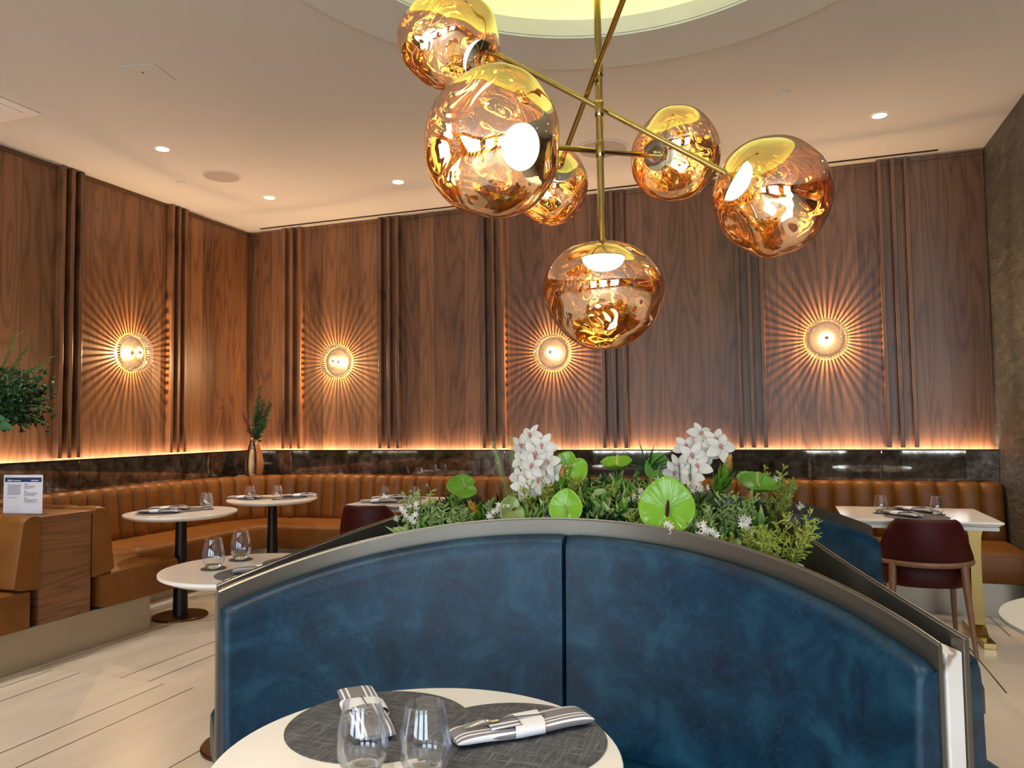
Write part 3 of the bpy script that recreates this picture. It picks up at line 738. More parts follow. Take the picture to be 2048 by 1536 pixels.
# ================================================================== TABLES
TZ = .75
def round_table(x, y, r, label, col_r=(.036, .052), base_r=.19, colm=None, edge='chamfer'):
    t = thing('round_table', label, 'table', (x, y, 0), 0, 'round white stone tables')
    MB().lathe([(.001, TZ-.034), (r-.045, TZ-.034), (r-.004, TZ-.016), (r, TZ-.012), (r, TZ-.002), (r-.002, TZ), (.001, TZ)], 96, cap=False).build('tabletop', stone, t, smooth=30)
    MB().lathe([(.12, TZ-.036), (.12, TZ-.044), (.001, TZ-.044)], 32, cap=False).build('mounting_plate', dark_metal, t, smooth=30)
    MB().lathe([(col_r[1], .016), (col_r[0], TZ-.04)], 32).build('column', colm or dark_metal, t, smooth=40)
    MB().lathe([(base_r, 0), (base_r, .010), (base_r-.006, .016), (.001, .016)], 64, cap=True).build('base_disc', base_bronze, t, smooth=30)
    return t
round_table(-.639, 1.278, .369, 'round white stone table in the foreground laid with two dark placemats and two glasses')
round_table(-4.128, 4.452, .385, 'round white stone table in front of the left tan banquette')
round_table(-4.105, 5.475, .372, 'round white stone table in the curve of the tan banquette near the corner vase')
round_table(-2.195, 2.765, .362, 'round white stone table of the left blue booth, beside the tan bench ends')
round_table(1.075, 2.69, .46, 'round white stone table cut off by the right picture edge')

def square_table(x0, x1, y0, y1, label, legx=None):
    cx, cyy = (x0+x1)/2, (y0+y1)/2; a, b_ = (x1-x0)/2, (y1-y0)/2
    t = thing('rectangular_table', label, 'table', (cx, cyy, 0), 0, 'rectangular white tables')
    def ring(k, z): return [(-a+k, -b_+k, z), (a-k, -b_+k, z), (a-k, b_-k, z), (-a+k, b_-k, z)]
    vs = ring(.028, TZ-.030)+ring(0, TZ-.010)+ring(0, TZ)
    MB().add(vs, [(3, 2, 1, 0), (8, 9, 10, 11)]+[(4*j+i, 4*j+(i+1) % 4, 4*j+4+(i+1) % 4, 4*j+4+i) for j in range(2) for i in range(4)]).build('tabletop', stone, t, bevel=.0015)
    MB().box(-a+.022, a-.022, -b_+.022, b_-.022, TZ-.052, TZ-.031).build('apron', white_paint, t, bevel=.001)
    for sx in ((-1, 1) if legx is None else (legx,)):
        X = sx*(a-.080)
        b = MB()
        prof = [(.016, .052), (.12, .040), (.30, .033), (.50, .032), (.62, .038), (.685, .055), (TZ-.052, .062)]
        vs = []
        for z, h_ in prof: vs += [(X-.009*0-h_*.9, -.016, z), (X+h_*.9, -.016, z), (X+h_*.9, .016, z), (X-h_*.9, .016, z)]
        n = len(prof)
        b.add(vs, [(4*i+j, 4*i+(j+1) % 4, 4*i+4+(j+1) % 4, 4*i+4+j) for i in range(n-1) for j in range(4)]+[(3, 2, 1, 0), tuple(4*(n-1)+j for j in range(4))])
        b.build('leg', brass_sat, t, smooth=30)
        f = MB()
        for s in (-1, 1):
            pts = [(s*.0, .085), (s*.06, .060), (s*.10, .036), (s*.28, .034)]
            top = [(X, y, z) for y, z in pts]
            vs = []
            for y, z in pts: vs += [(X-.034, y, 0), (X+.034, y, 0), (X+.034, y, z), (X-.034, y, z)]
            f.add(vs, [(4*i+j, 4*i+(j+1) % 4, 4*i+4+(j+1) % 4, 4*i+4+j) for i in range(3) for j in range(4)]+[(0, 1, 2, 3), (15, 14, 13, 12)])
        f.build('foot', brass, t, bevel=.003)
    return t
square_table(.345, 1.200, 5.115, 5.868, 'rectangular white table with a brass leg near the dark stone wall')
square_table(-3.205, -2.640, 5.180, 5.900, 'rectangular white table with a red chair, seen left of the flowers')

# ------------------------------------------------------------------ table settings
def tumbler(label):
    t = thing('stemless_glass', label, 'glass', (0, 0, 0), 0, 'stemless drinking glasses')
    pr = [(.022, .0035), (.030, .010), (.0385, .026), (.041, .040), (.0405, .056), (.0375, .075), (.0335, .094), (.0305, .110), (.0298, .112), (.0290, .110), (.0325, .090), (.0365, .072), (.0392, .054), (.0398, .040), (.0370, .027), (.028, .0165), (.001, .0145)]
    q = []
    for i in range(len(pr)-1):
        p0, p1, p2, p3 = pr[max(0, i-1)], pr[i], pr[i+1], pr[min(len(pr)-1, i+2)]
        for k in range(4):
            u = k/4; q.append(tuple(.5*(2*p1[a]+(p2[a]-p0[a])*u+(2*p0[a]-5*p1[a]+4*p2[a]-p3[a])*u*u+(3*p1[a]-p0[a]-3*p2[a]+p3[a])*u**3) for a in (0, 1)))
    pr = [(max(.001, r_), z_) for r_, z_ in q+[pr[-1]]]
    MB().lathe(pr, 64, cap=False).build('bowl', glass_m, t, smooth=180)
    MB().lathe([(.001, 0), (.0225, 0), (.0245, .0025), (.0285, .0095), (.026, .0135), (.001, .0125)], 40, cap=False).build('thick_base', solid_glass_m, t, smooth=50)
    return t
def napkin(label, L=.285, Wd=.082):
    t = thing('rolled_napkin', label, 'napkin', (0, 0, 0), 0, 'striped napkins with cutlery')
    def roll(u, v):
        x = (u-.5)*L; a = 2*PI*v; wv = Wd/2*(1-.16*abs(2*u-1)*(1 if u > .5 else .4)); 
        k = min(1, min(u, 1-u)*14)**.5
        c, s = math.cos(a), math.sin(a)
        return (x, wv*math.copysign(abs(c)**.55, c), .0105+.0095*math.copysign(abs(s)**.8, s)*(.35+.65*k)+.002*math.sin(u*9))
    b = MB().grid(36, 28, roll)
    b.add([roll(0, j/28) for j in range(28)], [tuple(range(28))]); b.add([roll(1, j/28) for j in range(28)], [tuple(range(28))])
    b.build('folded_napkin', napkin_m, t, smooth=50)
    def band(u, v):
        x = -.012+(u-.5)*.062+.012*math.cos(2*PI*v); a = 2*PI*v; c, s = math.cos(a), math.sin(a)
        return (x, (Wd/2+.004)*math.copysign(abs(c)**.6, c), .0122+.0122*math.copysign(abs(s)**.8, s))
    MB().grid(10, 28, band).build('band', cloth_w, t, smooth=70)
    def flap(u, v):
        x = .010+u*.062; y = (v-.5)*(.058-.030*u); return (x, y+.012*u, .0232+.004*math.sin(PI*v)-.001*u)
    MB().grid(8, 6, flap).build('turned_flap', napkin_m, t, smooth=60, solid=.002)
    f = MB()
    def tine(y0): f.tube([(.065, y0*.5, .030), (.085, y0, .0315), (.122, y0, .0275)], [.0016, .0014, .0008], 6)
    for y0 in (-.008, -.0028, .0028, .008): tine(y0)
    f.blob((.058, 0, .0295), (.014, .0085, .0022), 12, 6)
    f.tube([(.045, 0, .030), (-.05, 0, .0240)], .0024, 6)
    f.build('fork', chrome, t, smooth=60)
    return t
def placemat(x, y, r, label, dz=0):
    return tag(MB().lathe([(.001, .0018+dz), (r-.0006, .0018+dz), (r, .0012+dz), (r, .0003+dz), (.001, .0003+dz)], 80, Matrix.Translation((x, y, TZ)), cap=False).build('placemat', woven_m, smooth=30), label, 'placemat', 'round grey woven placemats')
def coaster(x, y, label, r=.047):
    return tag(MB().lathe([(.001, .0034), (r, .0034), (r, .0003), (.001, .0003)], 40, Matrix.Translation((x, y, TZ)), cap=False).build('coaster', coaster_m, smooth=30), label, 'coaster', 'dark round coasters')
g0 = n0 = None
def put_glass(x, y, label, z=TZ+.0005, s=1.):
    global g0
    if g0 is None: g0 = tumbler(label); g = g0; g.location = (x, y, z)
    else: g = dup(g0, (x, y, z), 0, label)
    g.scale = (s, s, s); return g
def put_napkin(x, y, deg, label, z=TZ+.004):
    global n0
    if n0 is None: n0 = napkin(label); n0.location = (x, y, z); n0.rotation_euler = (0, 0, R_(deg)); return n0
    return dup(n0, (x, y, z), R_(deg), label)
# foreground table
placemat(-.786, 1.396, .186, 'left of the two dark grey woven placemats on the foreground table')
placemat(-.508, 1.403, .186, 'right dark grey woven placemat on the foreground table', .0017)
put_glass(-.7035, 1.190, 'left empty stemless glass at the bottom of the picture on the foreground table', s=1.1)
put_glass(-.595, 1.215, 'right empty stemless glass at the bottom of the picture on the foreground table', s=1.1)
put_napkin(-.830, 1.415, -50, 'grey and white striped napkin roll on the left foreground placemat')
put_napkin(-.495, 1.435, 223, 'grey and white striped napkin roll on the right foreground placemat', TZ+.006)
# left booth table
placemat(-2.06, 2.66, .175, 'dark round placemat on the left booth table beside the tan bench ends')
for x, y, l in ((-2.318, 2.690, 'nearer'), (-2.350, 2.905, 'farther')):
    coaster(x, y, l+' dark coaster under a glass on the left booth table', .052)
    put_glass(x, y, l+' stemless glass on the left booth table', TZ+.004, 1.12)
placemat(-2.05, 2.93, .16, 'farther dark placemat on the left booth table, partly behind the bronze booth back', .0017)
put_napkin(-2.04, 2.70, 35, 'striped napkin roll on the left booth table, half hidden by the booth rim')
# banquette table 1
placemat(-4.23, 4.36, .165, 'nearer dark placemat on the round table in front of the left banquette')
placemat(-4.20, 4.55, .165, 'farther dark placemat on the round table in front of the left banquette', .0017)
put_napkin(-4.22, 4.34, 20, 'nearer white napkin roll on the round table in front of the left banquette')
put_napkin(-4.30, 4.52, 20, 'farther white napkin roll on the round table in front of the left banquette', TZ+.006)
for x, y, l in ((-4.045, 4.625, 'nearer of two overlapping stemless glasses on the round table by the left banquette'), (-4.14, 4.715, 'farther of two overlapping stemless glasses on the round table by the left banquette')):
    coaster(x, y, 'dark coaster under the '+l.split(' on')[0]+' by the left banquette'); put_glass(x, y, l, TZ+.004)
# banquette table 2
placemat(-4.25, 5.43, .15, 'left dark placemat on the round table in the banquette curve')
placemat(-3.99, 5.55, .15, 'right dark placemat on the round table in the banquette curve', .0017)
for x, y, l in ((-4.215, 5.325, 'left stemless glass on the round table in the banquette curve'), (-4.000, 5.400, 'right stemless glass on the round table in the banquette curve')):
    coaster(x, y, 'dark coaster under the '+l); put_glass(x, y, l, TZ+.004)
put_napkin(-4.33, 5.40, 15, 'white napkin roll left of the glasses on the table in the banquette curve')
put_napkin(-3.93, 5.62, 25, 'white napkin roll right of the glasses on the table in the banquette curve', TZ+.006)
# rectangular table left of the flowers
placemat(-2.93, 5.38, .15, 'nearer dark placemat on the rectangular table left of the flowers')
placemat(-2.93, 5.70, .15, 'farther dark placemat on the rectangular table left of the flowers')
for x, y, l in ((-3.06, 5.53, 'left stemless glass on the rectangular table left of the flowers'), (-2.80, 5.56, 'stemless glass behind the flower sprigs on the rectangular table')):
    put_glass(x, y, l)
put_napkin(-3.02, 5.36, 20, 'nearer white napkin roll on the rectangular table left of the flowers')
put_napkin(-3.08, 5.64, 30, 'farther white napkin roll on the rectangular table left of the flowers')
# rectangular table right
placemat(.775, 5.315, .185, 'nearer grey placemat on the rectangular table by the dark stone wall')
placemat(.775, 5.655, .185, 'farther grey placemat on the rectangular table by the dark stone wall')
for x, y, l in ((.592, 5.455, 'left stemless glass on the rectangular table by the dark stone wall'), (.915, 5.46, 'right stemless glass on the rectangular table by the dark stone wall')):
    coaster(x, y, 'dark coaster under the '+l); put_glass(x, y, l, TZ+.004)
put_napkin(.70, 5.35, -55, 'nearer striped napkin roll on the rectangular table by the dark stone wall')
put_napkin(.815, 5.64, -50, 'farther striped napkin roll on the rectangular table by the dark stone wall')
# right booth table
placemat(1.03, 2.83, .19, 'dark placemat on the round table cut off by the right picture edge')

# ------------------------------------------------------------------ red chairs
def chair(loc_, rz, label):
    t = thing('dining_chair', label, 'chair', loc_, rz, 'oxblood leather chairs with walnut legs')   # faces +Y, origin under the back
    def back(o):
        def fn(u, v):
            a = (u-.5)*R_(215); c = abs(u-.5)*2
            qq = min(1, max(0, (c-.36)/.40)); zt = .762-.185*qq*qq*(3-2*qq); zb = .50
            z = zb+(zt-zb)*v
            r = .215+.012*math.sin(PI*v)+o+.010*(1-v)
            lean = (z-.5)*.10
            e = 1-max(0, v-.9)*1.2
            return (math.sin(a)*(r+.018)*1.02, .235-math.cos(a)*(r+lean*1.2)*1.02, z)
        return fn
    f_o, f_i = back(.016), back(-.016)
    nu, nv = 44, 10
    def tub(u, v):
        # v runs up the outside, over the rim, down the inside
        if v <= .45: return f_o(u, v/.45)
        if v >= .55: return f_i(u, 1-(v-.55)/.45)
        a, b_ = Vector(f_o(u, 1)), Vector(f_i(u, 1)); k = (v-.45)/.1; p = a.lerp(b_, k); p.z += .012*math.sin(PI*k); return p
    b = MB().grid(nu, 24, tub, False)
    m = nu+1; L = 25
    b.f += [tuple(j*m for j in range(L)), tuple(reversed([j*m+nu for j in range(L)]))]
    b.f += [(i, i+1, (L-1)*m+i+1, (L-1)*m+i) for i in range(nu)]
    b.build('backrest', red, t, smooth=60)
    def seatf(u, v):
        a = 2*PI*u; rr_ = [0.001, .80, .96, 1.0, 1.0, .90, .45, .001][round(v*7)]; z = [.362, .364, .372, .39, .475, .503, .512, .514][round(v*7)]
        c, s = math.cos(a), math.sin(a)
        return (.232*rr_*math.copysign(abs(c)**.75, c), .262+.228*rr_*math.copysign(abs(s)**.75, s), z)
    MB().grid(40, 7, seatf, True).build('seat', red, t, smooth=50)
    arc = [(math.sin(a)*.262, .237-math.cos(a)*.262, .512) for a in [R_(-100+200*k/28) for k in range(29)]]
    MB().tube(arc, .0165, 10).build('back_rail', wood_leg, t, smooth=60)
    for sx in (-1, 1):
        MB().tube([(sx*.185, .045, .512), (sx*.190, .030, .40), (sx*.215, -.035, 0)], [.021, .021, .011], 12).build('leg', wood_leg, t, smooth=60)
        MB().tube([(sx*.19, .42, .38), (sx*.205, .46, .0)], [.020, .012], 12).build('leg', wood_leg, t, smooth=60)
    return t
c0 = chair((.782, 4.985, 0), 0, 'oxblood leather chair with walnut legs at the rectangular table by the dark stone wall')
dup(c0, (-2.905, 4.93, 0), R_(6), 'oxblood leather chair at the rectangular table left of the flowers, mostly behind the booth')

# ================================================================== FLOWERS AND PLANTS
rnd = random.Random(4)
def leaf_mat(name, a, b_, rough=.42, sub=.15):
    m, nt = mat(name); tc = N(nt, 'TexCoord').outputs['Object']
    n1 = N(nt, 'TexNoise', Vector=tc, Scale=22., Detail=3).outputs[0]
    c = mixc(nt, n1, a, b_)
    d = N(nt, 'BsdfPrincipled', Base_Color=c, Roughness=rough).outputs[0]
    tl = N(nt, 'BsdfTranslucent', Color=c).outputs[0]
    out(nt, N(nt, 'MixShader', i0=sub, i1=d, i2=tl).outputs[0]); return m
lime = leaf_mat('anthurium_lime', (.16, .40, .010), (.30, .58, .035), .22)
green = leaf_mat('leaf_green', (.07, .21, .010), (.17, .38, .03), .35)
deep = leaf_mat('leaf_deep_green', (.008, .040, .010), (.022, .085, .018), .28)
olive = leaf_mat('juniper_yellow_green', (.21, .26, .02), (.48, .52, .08), .55)
sage = leaf_mat('sage_green', (.20, .32, .07), (.50, .60, .22), .6)
petal_w = leaf_mat('white_petal', (.86, .78, .68), (.95, .90, .80), .45, .25)
petal_p = leaf_mat('pale_bud', (.70, .72, .50), (.85, .85, .66), .5, .2)
magenta = leaf_mat('orchid_lip', (.50, .05, .10), (.85, .55, .50), .45)
orange_t = leaf_mat('bract_red', (.55, .12, .015), (.55, .40, .04), .4)
spad_y = simple('spadix_yellow', (.55, .50, .16), .6)
spad_d = simple('spadix_dark', (.10, .015, .02), .6)
stem_m = leaf_mat('stem_green', (.05, .11, .015), (.10, .20, .03), .5)
twig = simple('dark_twig', (.03, .015, .01), .6)

def frame(d, roll=0.):
    d = Vector(d).normalized(); q = d.to_track_quat('Z', 'Y').to_matrix().to_4x4()
    return q @ Matrix.Rotation(roll, 4, 'Z')
def blade(b, base, d, L, Wd, bend=.2, n=5, nrm=None, cup=.0, shape=.5, pw=.8):
    """a leaf or petal: base point, direction, length, width, bending towards nrm"""
    d = Vector(d).normalized(); nrm = Vector(nrm) if nrm is not None else Vector((0, 0, 1))
    s = d.cross(nrm)
    if s.length < .05: s = d.cross(Vector((1, 0, 0)))
    s.normalize(); up = s.cross(d).normalized(); base = Vector(base); vs = []
    for i in range(n+1):
        k = i/n; wv = Wd*.5*math.sin(PI*min(1, k**shape*.97+.03))**pw if 0 < k < 1 else Wd*.03
        c = base+d*(L*k*(1-.25*bend*bend*k))+up*(-bend*L*k*k)
        vs += [c-s*wv+up*cup*wv, c-up*cup*wv*.3, c+s*wv+up*cup*wv]
    b.add(vs, [(3*i+j, 3*i+j+1, 3*i+4+j, 3*i+3+j) for i in range(n) for j in range(2)])
FRONT = Vector((.05, -1, .12)).normalized()

# -- cymbidium orchids
def orchid_bloom_mesh():
    b = MB()
    for k, (a, L, wd) in enumerate(((90, .046, .034), (14, .046, .036), (166, .046, .036), (-50, .043, .028), (230, .043, .028))):
        d = Vector((math.cos(R_(a)), math.sin(R_(a)), .15))
        blade(b, d*.002, d, L, wd, .22, 8, (0, 0, 1), .25, .85, .55)
    return b
bloom_src = orchid_bloom_mesh().build('bloom', petal_w, None, smooth=180, solid=.0008, subs=1)
lb = MB(); lb.blob((0, -.004, .010), (.0055, .0065, .005), 12, 8); lb.blob((0, .005, .010), (.003, .005, .003), 10, 6)
lip_src = lb.build('lip', magenta, bloom_src, smooth=180)
def orchid(base, spots, label, seed):
    rn = random.Random(seed)
    top = Vector(spots[0]); base = Vector(base)
    t = thing('orchid_spray', label, 'orchid', base, 0, 'white orchid sprays')
    def path(k): return base.lerp(top, k)+Vector((0, .02, 0))*math.sin(PI*k)
    MB().tube([path(k/10)-base for k in range(11)], [.0035-.0015*k/10 for k in range(11)], 8).build('stem', stem_m, t, smooth=60)
    for i, p in enumerate(spots):
        o = bloom_src.copy(); COL.objects.link(o); o.parent = t
        d = FRONT+Vector((rn.uniform(-.55, .55), 0, rn.uniform(-.35, .35)))
        M = Matrix.Translation(Vector(p)-base) @ frame(d, rn.uniform(-.5, .5)+PI)
        s = rn.uniform(.92, 1.12)
        o.matrix_local = M @ Matrix.Scale(s, 4)
        l = lip_src.copy(); COL.objects.link(l); l.parent = o; l.matrix_local = Matrix.Identity(4)
    return t
OL = [(-0.765, 2.35, 1.315), (-0.72, 2.33, 1.282), (-0.801, 2.37, 1.286), (-0.742, 2.32, 1.258), (-0.798, 2.36, 1.24), (-0.696, 2.32, 1.232), (-0.745, 2.3, 1.221), (-0.688, 2.33, 1.199), (-0.804, 2.35, 1.181), (-0.729, 2.3, 1.174), (-0.771, 2.3, 1.153)]
OR_ = [(-0.25, 2.55, 1.315), (-0.201, 2.53, 1.295), (-0.296, 2.55, 1.274), (-0.27, 2.5, 1.245), (-0.225, 2.52, 1.256), (-0.31, 2.5, 1.216), (-0.253, 2.48, 1.21), (-0.327, 2.5, 1.192), (-0.274, 2.45, 1.18), (-0.184, 2.5, 1.272)]
orchid((-.70, 2.42, .80), OL, 'white orchid spray with crimson lips, left of the two, below the lowest globe', 1)
orchid((-.27, 2.55, .80), OR_, 'white orchid spray on the right of the planter, in front of the back wall', 2)
bpy.data.objects.remove(lip_src); bpy.data.objects.remove(bloom_src)

# -- anthuriums
def anthurium(p, face, roll, size, label, spad=None, cup=.25, m_=None):
    p = Vector(p); t = thing('anthurium_flower', label, 'flower', (p.x, p.y, .80), 0, 'green anthuriums')
    M = Matrix.Translation(p-Vector((p.x, p.y, .80))) @ frame(face, roll)
    def fn(u, v):
        a = 2*PI*u; rr_ = v
        aa = min(a, 2*PI-a); RR = .98-.30*math.exp(-(aa/.30)**2)+.16*math.exp(-((aa-PI)/.45)**2); x = math.sin(a)*RR*1.02; y = math.cos(a)*RR
        wav = .035*math.sin(5*a+1)*v*v+.02*math.sin(18*a)*v
        return M @ Vector((x*rr_*size*.52, (y*rr_-.30)*-size*.52, size*(cup*rr_*rr_*.42+wav*.5)))
    MB().grid(56, 9, fn, True).build('spathe', m_ or lime, t, smooth=180, solid=.0012)
    MB().tube([M @ Vector((0, .02*size, .004)), M @ Vector((.02*size, .14*size, size*.16)), M @ Vector((.04*size, .22*size, size*.46))], [size*.034, size*.040, size*.018], 10).build('spadix', spad or spad_y, t, smooth=70)
    e = M @ Vector((0, .05*size, -.003))
    MB().tube([e, e*.6+Vector((0, .05, -.02)), (0, .06, 0)], .0028, 6).build('stem', stem_m, t, smooth=60)
    return t
F = FRONT
anthurium((-0.635, 2.38, 1.221), (.15, -1, .35), 2.6, .115, 'bright green anthurium beside the left white orchid spray')
anthurium((-0.968, 2.30, 1.150), (.5, -.7, .8), 1.6, .095, 'green anthurium leaning out over the left side of the planter', m_=green)
anthurium((-0.597, 2.155, 1.092), (0, -1, .25), 0., .098, 'lime anthurium standing upright just above the booth rim, below the left orchids')
anthurium((-0.499, 2.25, 1.120), (-.5, -.8, .3), 2.3, .085, 'cream and green anthurium in the middle of the planter', cup=.5, m_=leaf_mat('anthurium_pale', (.28, .42, .08), (.62, .66, .34), .3))
anthurium((-0.308, 2.165, 1.090), (.1, -1, .3), 0., .150, 'largest lime green heart-shaped anthurium right of centre', spad_d)
anthurium((-0.509, 2.45, 1.202), (0, -.3, 1), 0., .10, 'curved green anthurium seen edge on between the two orchid sprays', cup=.6)
anthurium((-0.395, 2.60, 1.185), (.2, -1, .1), 0., .09, 'green anthurium behind the dark palm leaf', m_=green)
anthurium((-0.066, 2.45, 1.152), (.2, -.35, 1), 2.2, .125, 'folded green anthurium at the right end of the planter', cup=.6, m_=green)
anthurium((-0.775, 2.20, 1.095), (.8, -.55, .4), 2.0, .085, 'pale green anthurium with a dark red spadix near the left orchids', spad_d, .4, leaf_mat('anthurium_blush', (.26, .38, .08), (.50, .58, .22), .35))

# -- leucadendrons: whorls of pointed bracts
def leuca(p, d, s, label):
    p = Vector(p); t = thing('leucadendron_stem', label, 'flower', (p.x, p.y, .80), 0, 'leucadendrons with red tips')
    d = Vector(d).normalized(); b = MB(); c = MB(); o = p-Vector((p.x, p.y, .80)); Q = frame(d)
    rn = random.Random(int(s*1000)+int(p.x*100))
    for k in range(26):
        f = k/26; a = k*2.4; z = -.075+f*.085
        dd = Q.to_3x3() @ Vector((math.cos(a)*(1.15-f*.75), math.sin(a)*(1.15-f*.75), .9+f*.9))
        blade(b if f < .68 else c, o+d*z*s/.1*1., dd, s*(.62-.15*f), s*.17, .18, 5, -dd.cross(d).cross(dd), .2, .7)
    b.build('leaves', green, t, smooth=180, solid=.0008); c.build('tip_bracts', orange_t, t, smooth=180, solid=.0008)
    MB().tube([o+d*.02, o-d*.08, (0, .03, 0)], .003, 6).build('stem', stem_m, t, smooth=60)
leuca((-0.656, 2.33, 1.175), (.1, -.1, 1), .095, 'red-tipped leucadendron between the left orchids and the bright green anthurium')
leuca((-0.895, 2.20, 1.080), (-.3, -.5, .8), .10, 'yellow-green leucadendron at the left of the planter')
leuca((-0.171, 2.50, 1.193), (.35, -.1, 1), .12, 'tall leucadendron with yellow tips right of the right orchid spray')
leuca((-0.105, 2.40, 1.105), (.3, -.3, .8), .09, 'low leucadendron near the right end of the planter')

# -- juniper-like sprigs
def sprig(p, h, spread, seed, label, m_=None, lean=(0, 0)):
    rn = random.Random(seed); p = Vector(p); bz = .80
    t = thing('conifer_sprig', label, 'foliage sprig', (p.x, p.y, bz), 0, 'yellow-green conifer sprigs')
    b = MB(); s = MB(); L = p.z+h*.5-bz
    for j in range(9):
        a = rn.uniform(0, 2*PI); sp = rn.uniform(.25, 1)*spread
        e = Vector((math.cos(a)*sp+lean[0]*h, math.sin(a)*sp*.7+lean[1]*h, L*rn.uniform(.80, 1.0)))
        m0 = Vector((e.x*.25, e.y*.25, L*.5))
        pts = [Vector((0, 0, 0)), m0, m0.lerp(e, .5)+Vector((e.x, e.y, 0))*.10, e]
        s.tube(pts, [.002, .0016, .0012, .0008], 4)
        for k in range(26):
            q = k/26; c = pts[1].lerp(pts[2], q*2) if q < .5 else pts[2].lerp(pts[3], q*2-1)
            d0 = (pts[3]-pts[1]).normalized()
            dd = d0*.9+Vector((rn.gauss(0, .75), rn.gauss(0, .75), rn.gauss(.1, .5)))
            tw = c+dd.normalized()*.020
            blade(b, c, dd, rn.uniform(.016, .028), .0060, .1, 2, (rn.gauss(0, 1), rn.gauss(0, 1), rn.gauss(0, 1)))
            for _ in range(2):
                d2 = dd+Vector((rn.gauss(0, .7), rn.gauss(0, .7), rn.gauss(0, .5)))
                blade(b, tw-dd.normalized()*.008, d2, rn.uniform(.010, .017), .0055, .1, 2, (rn.gauss(0, 1), rn.gauss(0, 1), 1))
    b.build('needles', m_ or olive, t, solid=.0012); s.build('stem', stem_m, t)
SP = [((-0.714, 2.24, 1.125), .11, .09, 'conifer sprig under the left white orchids', (0, 0)),
      ((-0.452, 2.30, 1.115), .11, .09, 'conifer sprig between the cream and the largest anthurium', (0, 0)),
      ((-0.395, 2.18, 1.070), .10, .07, 'conifer sprig close behind the booth rim, left of the largest anthurium', (0, 0)),
      ((-0.03, 2.05, 1.055), .14, .10, 'large conifer sprig spilling over the right end of the planter', (.3, -.1)),
      ((-0.10, 2.10, 1.03), .10, .08, 'conifer sprig low at the right of the planter, beside white flowers', (.1, 0)),
      ((-1.045, 2.14, 1.100), .13, .065, 'upright conifer sprig at the left end of the planter', (0, 0)),
      ((-0.037, 2.50, 1.165), .10, .06, 'conifer sprig at the far right end of the planter', (.2, 0)),
      ((-0.572, 2.36, 1.140), .09, .08, 'feathery sprig behind the middle of the planter', (0, 0))]
SP += [((-0.84, 2.24, 1.085), .08, .07, 'curly sprig close to the rim left of the left orchids', (0, 0)),
      ((-0.95, 2.15, 1.060), .08, .07, 'curly sprig low behind the rim at the left of the planter', (0, 0)),
      ((-0.21, 2.20, 1.075), .09, .07, 'curly sprig between the largest anthurium and the long white spray', (0, 0)),
      ((-0.13, 2.30, 1.10), .10, .07, 'curly sprig under the tall leucadendron', (0, 0)),
      ((-0.64, 2.30, 1.14), .09, .08, 'sprig between the lime anthurium and the left orchids', (0, 0)),
      ((-0.36, 2.36, 1.13), .09, .08, 'sprig behind the largest anthurium', (0, 0))]
for i, (p, h, s_, l, ln) in enumerate(SP): sprig(p, h, s_, 50+i, ('grey-green ' if i in (5, 8, 9, 10, 11) else 'yellow-green ')+l, sage if i in (5, 8, 9, 10, 11) else None, ln)

# -- white star flowers
def stars(p, n, spread, seed, label, up=(0, 0, 1)):
    rn = random.Random(seed); p = Vector(p)
    t = thing('white_flower_cluster', label, 'flower', (p.x, p.y, .80), 0, 'clusters of small white star flowers')
    b = MB(); o = p-Vector((p.x, p.y, .80)); up = Vector(up).normalized()
    for i in range(n):
        c = o+up*rn.uniform(-1, 1)*spread+Vector((rn.gauss(0, .012), rn.gauss(0, .010), rn.gauss(0, .010)))
        f = FRONT+Vector((rn.gauss(0, .6), rn.gauss(0, .2), rn.gauss(0, .6))); Q = frame(f, rn.uniform(0, 6)).to_3x3()
        for k in range(6):
            a = PI/3*k; d = Q @ Vector((math.cos(a), math.sin(a), .25)); blade(b, c, d, .0125, .0052, .35, 3, Q @ Vector((0, 0, 1)), .1)
    b.build('blossoms', petal_w, t, smooth=180, solid=.0006)
    MB().tube([o, o*.5+Vector((.01, .03, 0)), (0, .04, 0)], .0022, 5).build('stem', stem_m, t)
WH = [((-0.814, 2.18, 1.090), 13, .022, 'small white flowers at the left of the planter, above the booth rim'),
      ((-1.062, 2.10, 1.085), 12, .020, 'small white flowers at the far left of the planter'),
      ((-0.338, 2.30, 1.160), 14, .018, 'small white flowers above the largest anthurium'),
      ((-0.095, 2.16, 1.085), 10, .014, 'small white flowers at the right, above the long white spray'),
      ((-0.185, 2.08, 1.040), 26, .045, 'long white flower spray lying against the booth rim on the right'),
      ((-0.295, 2.10, 1.060), 12, .016, 'small white flowers below the largest anthurium'),
      ((-0.395, 2.25, 1.140), 10, .014, 'small white flowers left of the largest anthurium'),
      ((-0.658, 2.20, 1.075), 8, .012, 'small white flowers left of the lime anthurium at the rim'),
      ((-0.24, 2.30, 1.165), 10, .014, 'small white flowers under the right orchid spray')]
for i, (p, n, s_, l) in enumerate(WH): stars(p, n, s_, 80+i, l, (.55, 0, -.6) if i == 4 else (0, 0, 1))
